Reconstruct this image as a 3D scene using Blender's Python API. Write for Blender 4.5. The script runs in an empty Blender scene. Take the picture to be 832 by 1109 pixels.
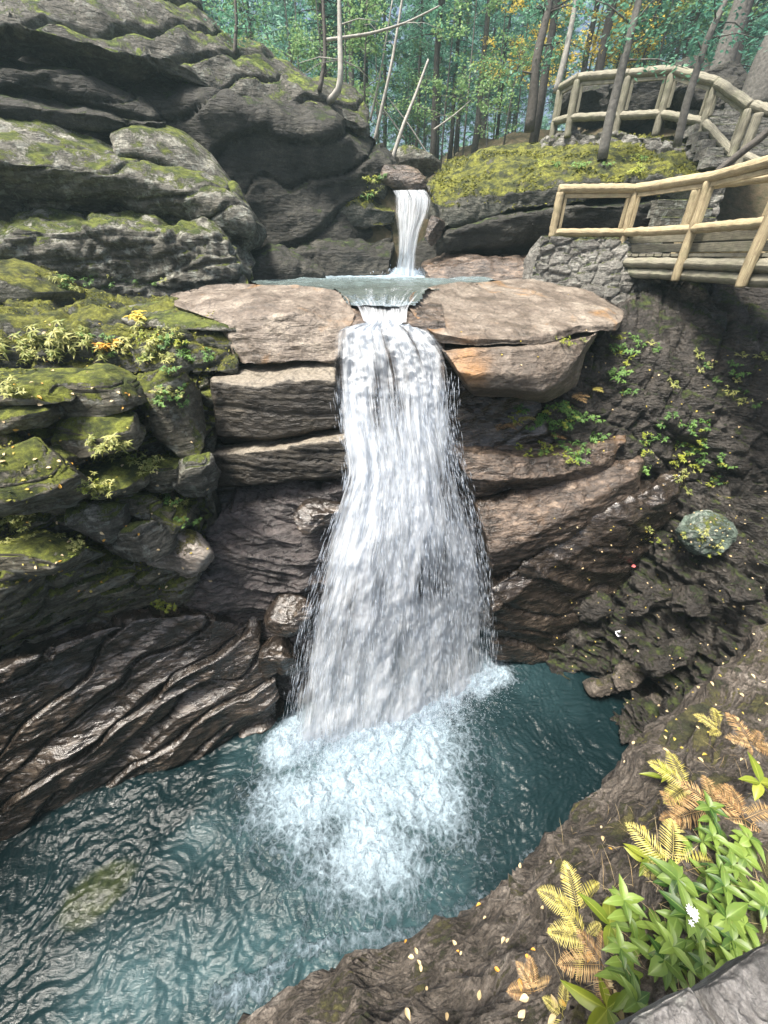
import bpy, math, random
import numpy as np
from mathutils import Vector, Matrix
from mathutils.bvhtree import BVHTree

SC = bpy.context.scene
COL = SC.collection
R = math.radians
random.seed(7)
RNG = np.random.default_rng(11)

# ------------------------------------------------------------------ camera
H, F, PITCH = 8.0, 420.0, R(33.5)
cam_d = bpy.data.cameras.new('camera'); cam = bpy.data.objects.new('camera', cam_d); COL.objects.link(cam)
cam.location = (0, 0, H); cam.rotation_euler = (R(90) - PITCH, 0, 0)
cam_d.sensor_fit = 'VERTICAL'; cam_d.sensor_height = 36; cam_d.sensor_width = 27
cam_d.lens = F / 1109 * 36; cam_d.clip_start = 0.02; cam_d.clip_end = 1000
SC.camera = cam

# ------------------------------------------------------------------ world, sun, exposure
SUN_EL, SUN_AZ = R(67), R(-122)          # azimuth measured from +Y towards +X
w = bpy.data.worlds.new('World'); SC.world = w; w.use_nodes = True
nt = w.node_tree; bg = nt.nodes['Background']
sky = nt.nodes.new('ShaderNodeTexSky'); sky.sky_type = 'NISHITA'; sky.sun_disc = False
sky.sun_elevation = SUN_EL; sky.sun_rotation = SUN_AZ; sky.air_density = 0.7; sky.dust_density = 7.0; sky.ozone_density = 1.0
nt.links.new(sky.outputs[0], bg.inputs[0]); bg.inputs[1].default_value = 0.105
sd = bpy.data.lights.new('sun', 'SUN'); sun = bpy.data.objects.new('sun', sd); COL.objects.link(sun)
sd.energy = 3.8; sd.angle = R(14); sd.color = (1.0, 0.94, 0.84)
sv = Vector((math.sin(SUN_AZ) * math.cos(SUN_EL), math.cos(SUN_AZ) * math.cos(SUN_EL), math.sin(SUN_EL)))
sun.rotation_euler = sv.to_track_quat('Z', 'Y').to_euler(); sun.location = (0, 0, 40)
vs = SC.view_settings; vs.view_transform = 'Standard'; vs.look = 'None'; vs.gamma = 1; vs.exposure = 1.36
SC.cycles.max_bounces = 6; SC.cycles.transparent_max_bounces = 12; SC.cycles.volume_bounces = 0
SC.cycles.diffuse_bounces = 3; SC.cycles.glossy_bounces = 3; SC.cycles.transmission_bounces = 3
SC.cycles.use_denoising = True
SC.cycles.volume_step_rate = 4

# ------------------------------------------------------------------ picture rays -> points in the place
CP, SP = math.cos(PITCH), math.sin(PITCH)
def ray(x, y):
    u = (x - 416) / F; v = (554 - y) / F
    return np.array([u, CP + SP * v, CP * v - SP])
def P(x, y, Y):                         # point on the pixel's ray at forward distance Y
    d = ray(x, y); return np.array([0, 0, H]) + d * (Y / d[1])
def PZ(x, y, z):                        # ... at height z
    d = ray(x, y); return np.array([0, 0, H]) + d * ((z - H) / d[2])
def Q(x, y, zc):                        # ... at depth zc
    return np.array([0, 0, H]) + ray(x, y) * zc

# ------------------------------------------------------------------ noise
def _h(i, j, k, s=0):
    n = (i.astype(np.int64) * 73856093) ^ (j.astype(np.int64) * 19349663) ^ (k.astype(np.int64) * 83492791) ^ (s * 2654435)
    n = (n ^ (n >> 13)) * 1274126177 & 0xffffffff
    n = (n ^ (n >> 16)) * 2246822519 & 0xffffffff
    return ((n ^ (n >> 15)) & 0xffffff) / float(0xffffff)
def vnoise(p, s=0):
    f = np.floor(p); t = p - f; t = t * t * t * (t * (t * 6 - 15) + 10)
    i, j, k = f[:, 0], f[:, 1], f[:, 2]; r = 0
    for a in (0, 1):
        for b in (0, 1):
            for c in (0, 1):
                wgt = (t[:, 0] if a else 1 - t[:, 0]) * (t[:, 1] if b else 1 - t[:, 1]) * (t[:, 2] if c else 1 - t[:, 2])
                r = r + wgt * _h(i + a, j + b, k + c, s)
    return r * 2 - 1
def fbm(p, o=4, s=0, g=.5):
    r = 0; a = 1; q = p.copy()
    for n in range(o):
        r = r + a * vnoise(q, s + n * 17); a *= g; q = q * 2.03 + 5.1
    return r
def ridged(p, o=4, s=0, g=.5):
    r = 0; a = 1; q = p.copy(); tot = 0
    for n in range(o):
        r = r + a * (1 - np.abs(vnoise(q, s + n * 13))) ** 2; tot += a; a *= g; q = q * 2.07 + 3.3
    return r / tot
def sstep(a, b, x):
    t = np.clip((x - a) / (b - a), 0, 1); return t * t * (3 - 2 * t)

# ------------------------------------------------------------------ object helpers
def tag(o, label=None, cat=None, group=None, kind=None):
    if label: o['label'] = label
    if cat: o['category'] = cat
    if group: o['group'] = group
    if kind: o['kind'] = kind
    return o
def obj(name, V, Fc, mat, parent=None, smooth=True, origin=None, uv=None):
    V = np.asarray(V, float)
    me = bpy.data.meshes.new(name)
    o = bpy.data.objects.new(name, me); COL.objects.link(o)
    if parent is not None:
        o.parent = parent; V = V - np.array(parent_loc(parent))
        V = V
    elif origin is not None:
        o.location = origin; V = V - np.array(origin)
    me.from_pydata(V.tolist(), [], [tuple(f) for f in Fc]); 
    if smooth: me.polygons.foreach_set('use_smooth', [True] * len(me.polygons))
    if mat:
        for m in (mat if isinstance(mat, list) else [mat]): me.materials.append(m)
    if uv is not None:
        l = me.uv_layers.new(name='uv'); idx = np.empty(len(me.loops), int); me.loops.foreach_get('vertex_index', idx)
        l.data.foreach_set('uv', np.asarray(uv)[idx].ravel())
    me.update(); return o
def parent_loc(o):
    v = np.zeros(3)
    while o is not None: v = v + np.array(o.location); o = o.parent
    return v
def empty(name, loc, label, cat, group=None, kind=None):
    o = bpy.data.objects.new(name, None); COL.objects.link(o); o.location = loc; o.empty_display_size = .2
    return tag(o, label, cat, group, kind)
def copy_tree(o, parent=None):
    c = o.copy(); COL.objects.link(c); c.parent = parent
    for ch in list(o.children): copy_tree(ch, c)
    return c

def crom(pts, n):
    pts = np.asarray(pts, float)
    if len(pts) == 1: return np.repeat(pts, n, 0)
    d = np.r_[0, np.cumsum(np.maximum(np.linalg.norm(np.diff(pts, axis=0), axis=1), 1e-6))]; d /= d[-1]
    t = np.linspace(0, 1, n); i = np.clip(np.searchsorted(d, t, side='right') - 1, 0, len(pts) - 2)
    f = ((t - d[i]) / (d[i + 1] - d[i]))[:, None]
    g = lambda k: pts[np.clip(k, 0, len(pts) - 1)]
    p0, p1, p2, p3 = g(i - 1), g(i), g(i + 1), g(i + 2)
    # half-tension, so uneven spacing does not overshoot
    m1 = (p2 - p0) * .35; m2 = (p3 - p1) * .35
    return (2*f**3-3*f**2+1)*p1 + (f**3-2*f**2+f)*m1 + (-2*f**3+3*f**2)*p2 + (f**3-f**2)*m2

def worley(p, s=0):
    f = np.floor(p); F1 = np.full(len(p), 9.); F2 = F1.copy(); idv = np.zeros(len(p))
    for a in (-1, 0, 1):
        for b in (-1, 0, 1):
            for c in (-1, 0, 1):
                q = f + [a, b, c]; i, j, k = q.T
                o = np.stack([_h(i, j, k, s + m) for m in (1, 2, 3)], -1) * .9 + .05
                d = np.linalg.norm(q + o - p, axis=1); r_ = _h(i, j, k, s + 4)
                new = d < F1; F2 = np.where(new, F1, np.minimum(F2, d)); idv = np.where(new, r_, idv); F1 = np.where(new, d, F1)
    return F1, F2 - F1, idv
def grid_faces(nv, nu, closed_v=False, off=0):
    a = np.arange(nv * nu).reshape(nv, nu)
    if closed_v: a = np.vstack([a, a[:1]])
    q = np.stack([a[:-1, :-1], a[:-1, 1:], a[1:, 1:], a[1:, :-1]], -1).reshape(-1, 4)
    return q + off

def layers(p, n, thick, s=0, warp=.5):
    n = np.array(n, float); n /= np.linalg.norm(n)
    c = p @ n / thick + warp * fbm(p * .6, 2, s)
    k = np.floor(c); f = c - k
    r = _h(k, k * 0, k * 0, s)
    r = r * .75 + .25 * (fbm(p * 1.1 + k[:, None] * 7.7, 2, s) * .5 + .5)
    e = .10 + .10 * _h(k, k * 0 + 3, k * 0, s)
    prof = np.where(f < e, np.sin(f / e * 1.5708), 1) * np.where(f > .9, np.cos((f - .9) / .1 * 1.3), 1)
    return r * .8 + (prof - 1) * .55
def blocks(p, n1, t1, n2, t2, s=0, warp=.3):
    n1 = np.array(n1, float); n1 /= np.linalg.norm(n1); n2 = np.array(n2, float); n2 /= np.linalg.norm(n2)
    c1 = p @ n1 / t1 + warp * fbm(p * .8, 2, s + 1); k1 = np.floor(c1); f1 = c1 - k1
    sh = _h(k1, k1 * 0 + 9, k1 * 0, s)
    c2 = p @ n2 / t2 + sh * 1.0 + warp * fbm(p * .8, 2, s + 2); k2 = np.floor(c2); f2 = c2 - k2
    r = _h(k1, k2, k1 * 0, s)
    g = lambda f: 1 - np.exp(-(np.minimum(f, 1 - f) / .07) ** 2)
    tilt = (_h(k1, k2, k1 * 0 + 5, s) - .5) * (f2 - .5) + (_h(k1, k2, k1 * 0 + 7, s) - .5) * (f1 - .5)
    return r + tilt * .6 - (1 - np.minimum(g(f1), g(f2))) * .6

def ledge(name, label, cat, rows, mat, back=1.2, drop=.0, step=2.2, rough=.05, rf=1.2, strata=None, blk=None, fine=.012,
          group=None, kind=None, sm=3, pin=0, ridge=0, close=True, seed=0, grain=None, vor=None):
    """a rock: rows run from its back top edge over the front down to its foot, joined by a back some way behind."""
    def cv(r): return [np.array(q[0]) if isinstance(q[0], np.ndarray) else P(*q) for q in r]
    pr = [r for r in rows]
    px_u = max(sum(math.hypot(r[i+1][0]-r[i][0], r[i+1][1]-r[i][1]) for i in range(len(r)-1)) if not isinstance(r[0], np.ndarray) else 200 for r in pr)
    W = [np.array([q if isinstance(q, np.ndarray) else P(*q) for q in r]) for r in rows]
    nu = int(np.clip(px_u / step, 14, 230))
    W = [crom(r, nu) for r in W]
    # rows in v
    seg = []
    for i in range(len(W) - 1):
        L = np.linalg.norm(W[i + 1] - W[i], axis=1).mean(); zc = max(.8, (W[i][:, 1].mean()) * .9)
        n = int(np.clip(L * F / zc / step, 3, 120)); seg.append(n)
    G = []
    for i, n in enumerate(seg):
        for k in range(n):
            t = k / n; G.append(W[i] * (1 - t) + W[i + 1] * t)
    G.append(W[-1]); G = np.array(G)
    for _ in range(sm):
        G[1:-1] = (G[:-2] + 2 * G[1:-1] + G[2:]) / 4
        G[:, 1:-1] = (G[:, :-2] + 2 * G[:, 1:-1] + G[:, 2:]) / 4
    nf = len(G)
    if close:
        c = G.mean((0, 1)); B = []
        nb = 5
        for k in range(1, nb + 1):
            t = k / (nb + 1)
            row = G[-1] * (1 - t) + G[0] * t
            row = row + np.array([0, 1, 0]) * back * math.sin(t * math.pi) ** .6 + np.array([0, 0, -drop]) * math.sin(t * math.pi)
            B.append(row)
        G = np.concatenate([G, np.array(B)])
        # pull the two ends in so that they round off
        ne = max(2, int(nu * .05)); mid = G.mean(0)
        for e in range(ne):
            f = math.sqrt(1 - (1 - (e + .6) / (ne + .6)) ** 2)
            for col in (e, nu - 1 - e): G[:, col] = mid[col] + (G[:, col] - mid[col]) * (.35 + .65 * f)
    nv = len(G); p = G.reshape(-1, 3)
    # normals
    Fc = grid_faces(nv, nu, close)
    fn = np.cross(p[Fc[:, 2]] - p[Fc[:, 0]], p[Fc[:, 3]] - p[Fc[:, 1]])
    N = np.zeros_like(p)
    for k in range(4): np.add.at(N, Fc[:, k], fn)
    N /= np.maximum(np.linalg.norm(N, axis=1, keepdims=True), 1e-9)
    toc = np.array([0, 0, H]) - p
    sgn = np.sign((N[:nf * nu] * toc[:nf * nu]).sum(1).mean()) or 1
    N = N * sgn
    if sgn < 0: Fc = Fc[:, ::-1]
    d = rough * fbm(p * rf + seed, 4, seed) + fine * fbm(p * 9, 3, seed + 5)
    if ridge: d += ridge * (ridged(p * np.array([2, 2, 5.]), 3, seed + 2) - .5)
    if strata:
        for (n, th, amp, wp) in strata: d = d + amp * (layers(p, n, th, seed + int(th * 100), wp) - .4)
    if vor:
        q_ = p * np.array(vor[0]); q_ = q_ + .12 * np.stack([fbm(q_, 2, seed + 61), fbm(q_, 2, seed + 62), fbm(q_, 2, seed + 63)], -1)
        F1, dE, cid = worley(q_, seed + 64); d = d + vor[1] * (sstep(0, .16, dE) - .8) + vor[2] * (cid - .5) - vor[1] * .35 * F1
    if grain:
        n_ = np.array(grain[0], float); n_ /= np.linalg.norm(n_); t_ = np.cross(n_, [0, 1, 0]); t_ /= np.linalg.norm(t_); b_ = np.cross(n_, t_)
        wp_ = .5 * fbm(p * .7, 2, seed + 31)
        q_ = np.stack([p @ n_ * grain[2] + wp_ * grain[2] * .35, p @ t_ * grain[2] * .20, p @ b_ * grain[2] * .4], -1)
        d = d + grain[1] * (ridged(q_, 4, seed + 33, .42) - .62) * 1.6
    if blk: d = d + blk[4] * (blocks(p, blk[0], blk[1], blk[2], blk[3], seed + 3) - .5)
    fade = np.ones(nv * nu)
    p = p + N * (d * fade)[:, None]
    Fl = [tuple(f) for f in Fc.tolist()]
    if close:
        V = np.vstack([p, p.reshape(nv, nu, 3)[:, 0].mean(0), p.reshape(nv, nu, 3)[:, -1].mean(0)])
        a, b = nv * nu, nv * nu + 1
        for i in range(nv):
            j = (i + 1) % nv
            t1 = (i * nu, j * nu, a); t2 = (j * nu + nu - 1, i * nu + nu - 1, b)
            if sgn < 0: t1 = t1[::-1]; t2 = t2[::-1]
            Fl += [t1, t2]
    else: V = p
    o = obj(name, V, Fl, mat, origin=(float(V[:, 0].mean()), float(V[:, 1].mean()), float(V[:, 2].min())) if kind != 'structure' else None)
    ROCKS.append(o)
    return tag(o, label, cat, group, kind)
ROCKS = []

def boulder(name, label, cat, x, y, Y, wpx, hpx, dep, mat, rot=(0, 0, 0), e=.55, rough=.10, fine=.012, seed=0, group=None, strata=None, top=1, n=56):
    """one loose rock: a rounded box with its own broken faces"""
    c = P(x, y, Y); zc = Y / (CP + SP * (554 - y) / F)
    sx = wpx / F * zc / 2; sz = hpx / F * zc / 2; sy = dep / 2
    th = np.linspace(0, 2 * np.pi, n * 2, endpoint=False); ph = np.linspace(-np.pi / 2, np.pi / 2, n)
    T, PH = np.meshgrid(th, ph)
    s_ = lambda a, e: np.sign(a) * np.abs(a) ** e
    V = np.stack([s_(np.cos(PH), e) * s_(np.cos(T), e), s_(np.cos(PH), e) * s_(np.sin(T), e), s_(np.sin(PH), e)], -1).reshape(-1, 3)
    N = V / np.linalg.norm(V, axis=1, keepdims=True)
    # random planar cuts
    rr = np.random.default_rng(seed + 100)
    e = e
    for _ in range(15):
        nn = rr.normal(size=3); nn /= np.linalg.norm(nn); dd = rr.uniform(.70, .98)
        k = V @ nn; V = V - np.maximum(k - dd, 0)[:, None] * nn * .98
    V = V * np.array([sx, sy, sz])
    m = np.array(Matrix.Rotation(R(rot[2]), 3, 'Z') @ Matrix.Rotation(R(rot[1]), 3, 'Y') @ Matrix.Rotation(R(rot[0]), 3, 'X'))
    V = V @ m.T; N = N @ m.T; W = V + c
    sc = min(sx, sy, sz)
    d = rough * sc * 2 * fbm(W * (1.0 / max(sc, .05)) * .5 + seed, 4, seed) + fine * fbm(W * 10, 3, seed)
    if strata: d = d + strata[2] * (layers(W, strata[0], strata[1], seed, .4) - .4)
    W = W + N * d[:, None]
    nu = n * 2; a = np.arange(n * nu).reshape(n, nu); a = np.hstack([a, a[:, :1]])
    Fc = np.stack([a[:-1, :-1], a[:-1, 1:], a[1:, 1:], a[1:, :-1]], -1).reshape(-1, 4)
    o = obj(name, W, Fc.tolist(), mat, origin=(float(c[0]), float(c[1]), float(W[:, 2].min())))
    ROCKS.append(o)
    return tag(o, label, cat, group)

# ------------------------------------------------------------------ materials
def newmat(name):
    m = bpy.data.materials.new(name); m.use_nodes = True; nt = m.node_tree
    return m, nt, nt.nodes['Principled BSDF']
class NB:
    def __init__(s, nt): s.nt = nt
    def n(s, t, **k):
        x = s.nt.nodes.new(t)
        for a, b in k.items(): setattr(x, a, b)
        return x
    def l(s, a, b): s.nt.links.new(a, b)
    def coord(s, scale=(1, 1, 1), rot=(0, 0, 0), kind='Object'):
        t = s.n('ShaderNodeTexCoord'); m = s.n('ShaderNodeMapping'); s.l(t.outputs[kind], m.inputs[0])
        m.inputs['Scale'].default_value = scale; m.inputs['Rotation'].default_value = rot; return m.outputs[0]
    def noise(s, v, sc, det=6, rough=.6, dist=0):
        x = s.n('ShaderNodeTexNoise'); x.inputs['Scale'].default_value = sc; x.inputs['Detail'].default_value = det
        x.inputs['Roughness'].default_value = rough; x.inputs['Distortion'].default_value = dist
        if v is not None: s.l(v, x.inputs['Vector'])
        return x.outputs['Fac']
    def vor(s, v, sc, feat='F1'):
        x = s.n('ShaderNodeTexVoronoi'); x.feature = feat; x.inputs['Scale'].default_value = sc; s.l(v, x.inputs['Vector']); return x
    def ramp(s, f, stops, interp='LINEAR'):
        x = s.n('ShaderNodeValToRGB'); x.color_ramp.interpolation = interp
        e = x.color_ramp.elements
        while len(e) < len(stops): e.new(.5)
        for i, (p, c) in enumerate(stops):
            e[i].position = p; e[i].color = (c if isinstance(c, tuple) else (c, c, c)) + (1,)
        s.l(f, x.inputs[0]); return x.outputs[0]
    def mix(s, f, a, b, bt='MIX'):
        x = s.n('ShaderNodeMix', data_type='RGBA'); x.blend_type = bt
        for v, i in ((f, 0), (a, 6), (b, 7)):
            if isinstance(v, (int, float)): x.inputs[i].default_value = v
            elif isinstance(v, tuple): x.inputs[i].default_value = v + (1,)
            else: s.l(v, x.inputs[i])
        return x.outputs[2]
    def math(s, op, a, b=0, clamp=False):
        x = s.n('ShaderNodeMath', operation=op); x.use_clamp = clamp
        for v, i in ((a, 0), (b, 1)):
            if isinstance(v, (int, float)): x.inputs[i].default_value = v
            else: s.l(v, x.inputs[i])
        return x.outputs[0]
    def bump(s, h, st, dist=.02, prev=None):
        x = s.n('ShaderNodeBump'); x.inputs['Strength'].default_value = st; x.inputs['Distance'].default_value = dist
        s.l(h, x.inputs['Height'])
        if prev is not None: s.l(prev, x.inputs['Normal'])
        return x.outputs[0]

def rock_mat(name, cols, rough=(.55, .85), moss=0.0, mosscol=((.035, .055, .012), (.16, .19, .03)), tilt=(0, 0, 0), stain=None, stainlo=.52, dry=None, lichen=0, streak=.5, scale=1.0, bump=1.0, mth=.55, spec=.5):
    m, nt, b = newmat(name); N = NB(nt)
    v = N.coord(kind='Object'); vs_ = N.coord((1.2, 1.2, 7), tilt)
    n1 = N.noise(v, 1.6 * scale, 8, .65, .3); n2 = N.noise(vs_, 2.2 * scale, 9, .68, .4); n3 = N.noise(v, 22 * scale, 8, .7)
    f = N.math('ADD', N.math('MULTIPLY', n1, 1 - streak), N.math('MULTIPLY', n2, streak))
    c = N.ramp(f, [(.34, cols[0]), (.47, cols[1]), (.56, cols[2]), (.68, cols[3])])
    g = N.ramp(n3, [(.34, .30), (.66, 1.6)]); g = N.mix(.6, g, N.ramp(N.noise(v, 95 * scale, 6, .75), [(.35, .4), (.65, 1.5)]), 'MULTIPLY')
    c = N.mix(.65, c, g, 'MULTIPLY')
    sp = N.vor(v, 70 * scale); c = N.mix(N.ramp(sp.outputs['Distance'], [(.1, .55), (.3, 0.)]), c, N.mix(n1, (.03, .028, .025), (.42, .40, .36)))
    if stain:
        ns = N.noise(v, 1.1, 5, .6, .8); c = N.mix(N.ramp(ns, [(stainlo, 0.), (stainlo + .14, .8)]), c, stain)
    sa = N.n('ShaderNodeAttribute'); sa.attribute_name = 'stain'
    c = N.mix(N.math('MULTIPLY', sa.outputs['Fac'], N.ramp(n3, [(.3, .4), (.7, 1.)])), c, (.36, .17, .04))
    if lichen:
        nl = N.noise(v, 5, 10, .75, .5); c = N.mix(N.math('MULTIPLY', N.ramp(nl, [(.52, 0.), (.60, 1.)]), lichen), c, (.34, .37, .33))
    if dry:  # pale lichen crust on upward faces; also paints top light into the colour
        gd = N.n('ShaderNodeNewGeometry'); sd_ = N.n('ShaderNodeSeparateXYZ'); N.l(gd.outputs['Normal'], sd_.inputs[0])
        k_toplit = N.math('ADD', N.math('MULTIPLY', sd_.outputs[2], .5), N.noise(v, 3.1 * scale, 9, .75, .4))
        c = N.mix(N.ramp(N.math('SUBTRACT', k_toplit, .5), [(.28, 0.), (.42, .9)]), c, N.mix(.7, dry, g, 'MULTIPLY'))
    crack = N.vor(N.coord((1.0, 1.0, 3.2), tilt), 1.7 * scale, 'DISTANCE_TO_EDGE')
    ck = N.ramp(crack.outputs[0], [(.0, 0.), (.035, 1.)])
    c = N.mix(N.math('MULTIPLY', N.math('SUBTRACT', 1., ck), .35), c, (.02, .018, .016))
    ro = N.math('ADD', N.math('MULTIPLY', N.ramp(n2, [(.35, 0.), (.65, 1.)]), rough[1] - rough[0]), rough[0])
    h = N.math('ADD', N.math('MULTIPLY', n2, 1.0), N.math('MULTIPLY', n3, .22))
    bn = N.bump(h, .75 * bump, .12); bn = N.bump(N.noise(v, 60 * scale, 6, .7), .5 * bump, .012, bn)
    bn = N.bump(ck, .35 * bump, .03, bn)
    fa = N.vor(N.coord((1, 1, 2.2), tilt), 5.5 * scale); fb = N.vor(N.coord((1, 1, 1.8), tilt), 17 * scale)
    bn = N.bump(fa.outputs['Distance'], .45 * bump, .07, bn); bn = N.bump(fb.outputs['Distance'], .35 * bump, .022, bn)
    if moss > 0:
        ge = N.n('ShaderNodeNewGeometry'); sx = N.n('ShaderNodeSeparateXYZ'); N.l(ge.outputs['Normal'], sx.inputs[0])
        nm = N.noise(v, 2.3, 8, .7, .2)
        k = N.math('ADD', N.math('MULTIPLY', sx.outputs[2], .45), N.math('ADD', N.math('MULTIPLY', nm, 1.1), N.math('MULTIPLY', N.math('SUBTRACT', N.noise(v, 28, 6, .75), .5), .5)))
        lo = mth + .55 * (1 - moss)
        mk = N.ramp(N.math('SUBTRACT', k, lo), [(.0, 0.), (.10, 1.)])
        mf = N.noise(v, 90, 5, .75); mc0 = N.noise(v, 3.7, 4, .6)
        mc = N.mix(N.ramp(mc0, [(.4, 0.), (.62, 1.)]), mosscol[0], mosscol[1])
        mc = N.mix(.7, mc, N.ramp(mf, [(.3, .35), (.7, 1.7)]), 'MULTIPLY')
        mc = N.mix(.8, mc, N.ramp(N.noise(v, 16, 8, .75), [(.34, .25), (.66, 1.6)]), 'MULTIPLY')
        c = N.mix(mk, c, mc); ro = N.math('MAXIMUM', ro, N.math('MULTIPLY', mk, .95))
        bn = N.bump(N.math('MULTIPLY', mf, mk), .9, .03, bn); bn = N.bump(mk, .4, .03, bn)
    N.l(c, b.inputs['Base Color']); N.l(ro, b.inputs['Roughness']); N.l(bn, b.inputs['Normal'])
    b.inputs['Specular IOR Level'].default_value = spec
    return m
def simple(name, c, rough=.7, var=.25, sc=20, bump=.3, dist=.01, spec=.4, c2=None):
    m, nt, b = newmat(name); N = NB(nt); v = N.coord()
    n = N.noise(v, sc, 6, .65)
    c2 = c2 or tuple(x * .5 for x in c)
    N.l(N.mix(N.ramp(n, [(.3, 0.), (.7, 1.)]), c2, c), b.inputs['Base Color']); b.inputs['Roughness'].default_value = rough
    N.l(N.bump(n, bump, dist), b.inputs['Normal']); b.inputs['Specular IOR Level'].default_value = spec
    return m
def wood_mat(name, a, b_, dark):
    m, nt, b = newmat(name); N = NB(nt)
    v = N.coord(kind='UV', scale=(6, 1.2, 1)); v2 = N.coord(kind='UV', scale=(50, 2, 1)); vo = N.coord()
    n = N.noise(v, 3, 6, .6, .5); g = N.noise(v2, 2, 6, .6); k = N.noise(vo, 2.5, 6, .7)
    c = N.mix(N.ramp(n, [(.3, 0.), (.7, 1.)]), a, b_); c = N.mix(N.ramp(g, [(.42, 0.), (.60, .85)]), c, dark); c = N.mix(N.ramp(N.noise(vo, 9, 8, .8), [(.5, 0.), (.66, .6)]), c, dark)
    c = N.mix(N.ramp(k, [(.52, 0.), (.74, .4)]), c, (.20, .23, .12))
    N.l(c, b.inputs['Base Color']); b.inputs['Roughness'].default_value = .75
    N.l(N.bump(g, .5, .006), b.inputs['Normal']); return m
def leaf_mat(name, c1, c2, trans=.35, rough=.5, vein=True):
    m, nt, b = newmat(name); N = NB(nt)
    am = N.n('ShaderNodeAttribute'); am.attribute_name = 'mid'; oi = N.n('ShaderNodeObjectInfo'); v = N.coord(); n = N.noise(v, 9, 4, .6)
    ge = N.n('ShaderNodeNewGeometry')
    f = N.math('ADD', N.math('MULTIPLY', n, .6), N.math('MULTIPLY', ge.outputs['Random Per Island'], .55))
    f = N.math('ADD', f, N.math('MULTIPLY', N.math('SUBTRACT', oi.outputs['Random'], .5), .3))
    c = N.mix(N.ramp(f, [(.3, 0.), (.85, 1.)]), c1, c2); c = N.mix(N.ramp(am.outputs['Fac'], [(.72, 0.), (.95, .35)]), c, tuple(min(.8, q * 1.5 + .05) for q in c2))
    c = c if 'drops' in name else N.mix(N.ramp(N.noise(v, 60, 4, .7), [(.58, 0.), (.72, .45)]), c, (.22, .17, .05))
    N.l(c, b.inputs['Base Color']); b.inputs['Roughness'].default_value = rough
    tr = N.n('ShaderNodeBsdfTranslucent'); N.l(c, tr.inputs[0]); mx = N.n('ShaderNodeMixShader'); mx.inputs[0].default_value = trans
    N.l(b.outputs[0], mx.inputs[1]); N.l(tr.outputs[0], mx.inputs[2]); N.l(mx.outputs[0], nt.nodes['Material Output'].inputs[0])
    return m

M = {}
M['grey'] = rock_mat('grey_mossy_rock', [(.02, .018, .012), (.075, .068, .045), (.18, .165, .115), (.38, .36, .29)], (.5, .8), moss=.74, mosscol=((.035, .05, .008), (.19, .215, .03)), dry=(.33, .32, .26), lichen=.4, streak=.4)
M['grey_far'] = rock_mat('pale_grey_rock', [(.020, .019, .014), (.065, .063, .048), (.15, .146, .12), (.33, .32, .27)], (.6, .85), moss=.5, mosscol=((.04, .06, .01), (.15, .18, .03)), dry=(.30, .30, .25), lichen=.5, streak=.5, tilt=(0, .15, 0))
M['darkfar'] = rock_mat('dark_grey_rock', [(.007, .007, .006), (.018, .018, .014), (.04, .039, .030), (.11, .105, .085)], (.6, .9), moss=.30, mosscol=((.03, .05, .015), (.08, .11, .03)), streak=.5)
M['mossrock'] = rock_mat('moss_covered_rock', [(.03, .035, .03), (.07, .075, .06), (.11, .11, .09), (.18, .18, .15)], (.7, .95), moss=.68, mosscol=((.035, .045, .012), (.19, .20, .03)))
M['tan'] = rock_mat('tan_granite', [(.055, .045, .034), (.125, .10, .078), (.20, .168, .135), (.32, .28, .225)], (.35, .7), streak=.35, bump=.6, stain=(.28, .15, .05), stainlo=.60)
M['tanmoss'] = rock_mat('tan_granite_with_moss', [(.14, .12, .09), (.25, .215, .18), (.33, .30, .26), (.44, .41, .37)], (.4, .75), streak=.45, bump=.6, moss=.45, mosscol=((.08, .08, .02), (.22, .2, .05)))
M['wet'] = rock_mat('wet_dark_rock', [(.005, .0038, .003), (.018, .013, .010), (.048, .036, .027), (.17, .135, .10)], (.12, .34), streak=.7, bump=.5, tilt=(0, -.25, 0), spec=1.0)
M['wetbrown'] = rock_mat('wet_brown_rock', [(.012, .0085, .006), (.046, .033, .024), (.14, .102, .075), (.36, .275, .20)], (.22, .5), streak=.6, bump=.8, stain=(.16, .09, .04), stainlo=.60, tilt=(0, .5, 0), spec=.7)
M['block'] = rock_mat('brown_block_rock', [(.008, .0065, .005), (.022, .018, .013), (.05, .042, .030), (.18, .155, .12)], (.35, .7), dry=(.22, .195, .155), streak=.5, bump=.7, spec=.5)
M['bank'] = rock_mat('dark_bank_rock', [(.008, .007, .006), (.025, .021, .017), (.06, .052, .043), (.20, .185, .16)], (.3, .75), moss=.35, mosscol=((.025, .04, .012), (.07, .09, .02)), streak=.35, scale=1.6, bump=1.2)
M['brow'] = rock_mat('brown_bank_rock', [(.03, .026, .02), (.085, .07, .055), (.17, .145, .12), (.33, .30, .26)], (.5, .9), moss=.35, mosscol=((.04, .045, .02), (.12, .11, .04)), streak=.35, scale=2.2, bump=1.1)
M['soil'] = simple('forest_soil', (.10, .075, .045), .95, sc=6, bump=.8, dist=.08, c2=(.03, .035, .015))
M['wood'] = wood_mat('peeled_log_wood', (.36, .30, .18), (.52, .45, .28), (.16, .12, .07))
M['wood_grey'] = wood_mat('weathered_log_wood', (.20, .19, .145), (.33, .315, .24), (.08, .075, .055))
M['bark'] = simple('grey_bark', (.17, .165, .15), .9, sc=14, bump=.8, dist=.03)
M['bark_dark'] = simple('dark_bark', (.10, .092, .082), .9, sc=14, bump=.8, dist=.03)
M['birch'] = simple('pale_bark', (.42, .41, .37), .8, sc=9, bump=.4, dist=.01, c2=(.2, .19, .17))
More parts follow.
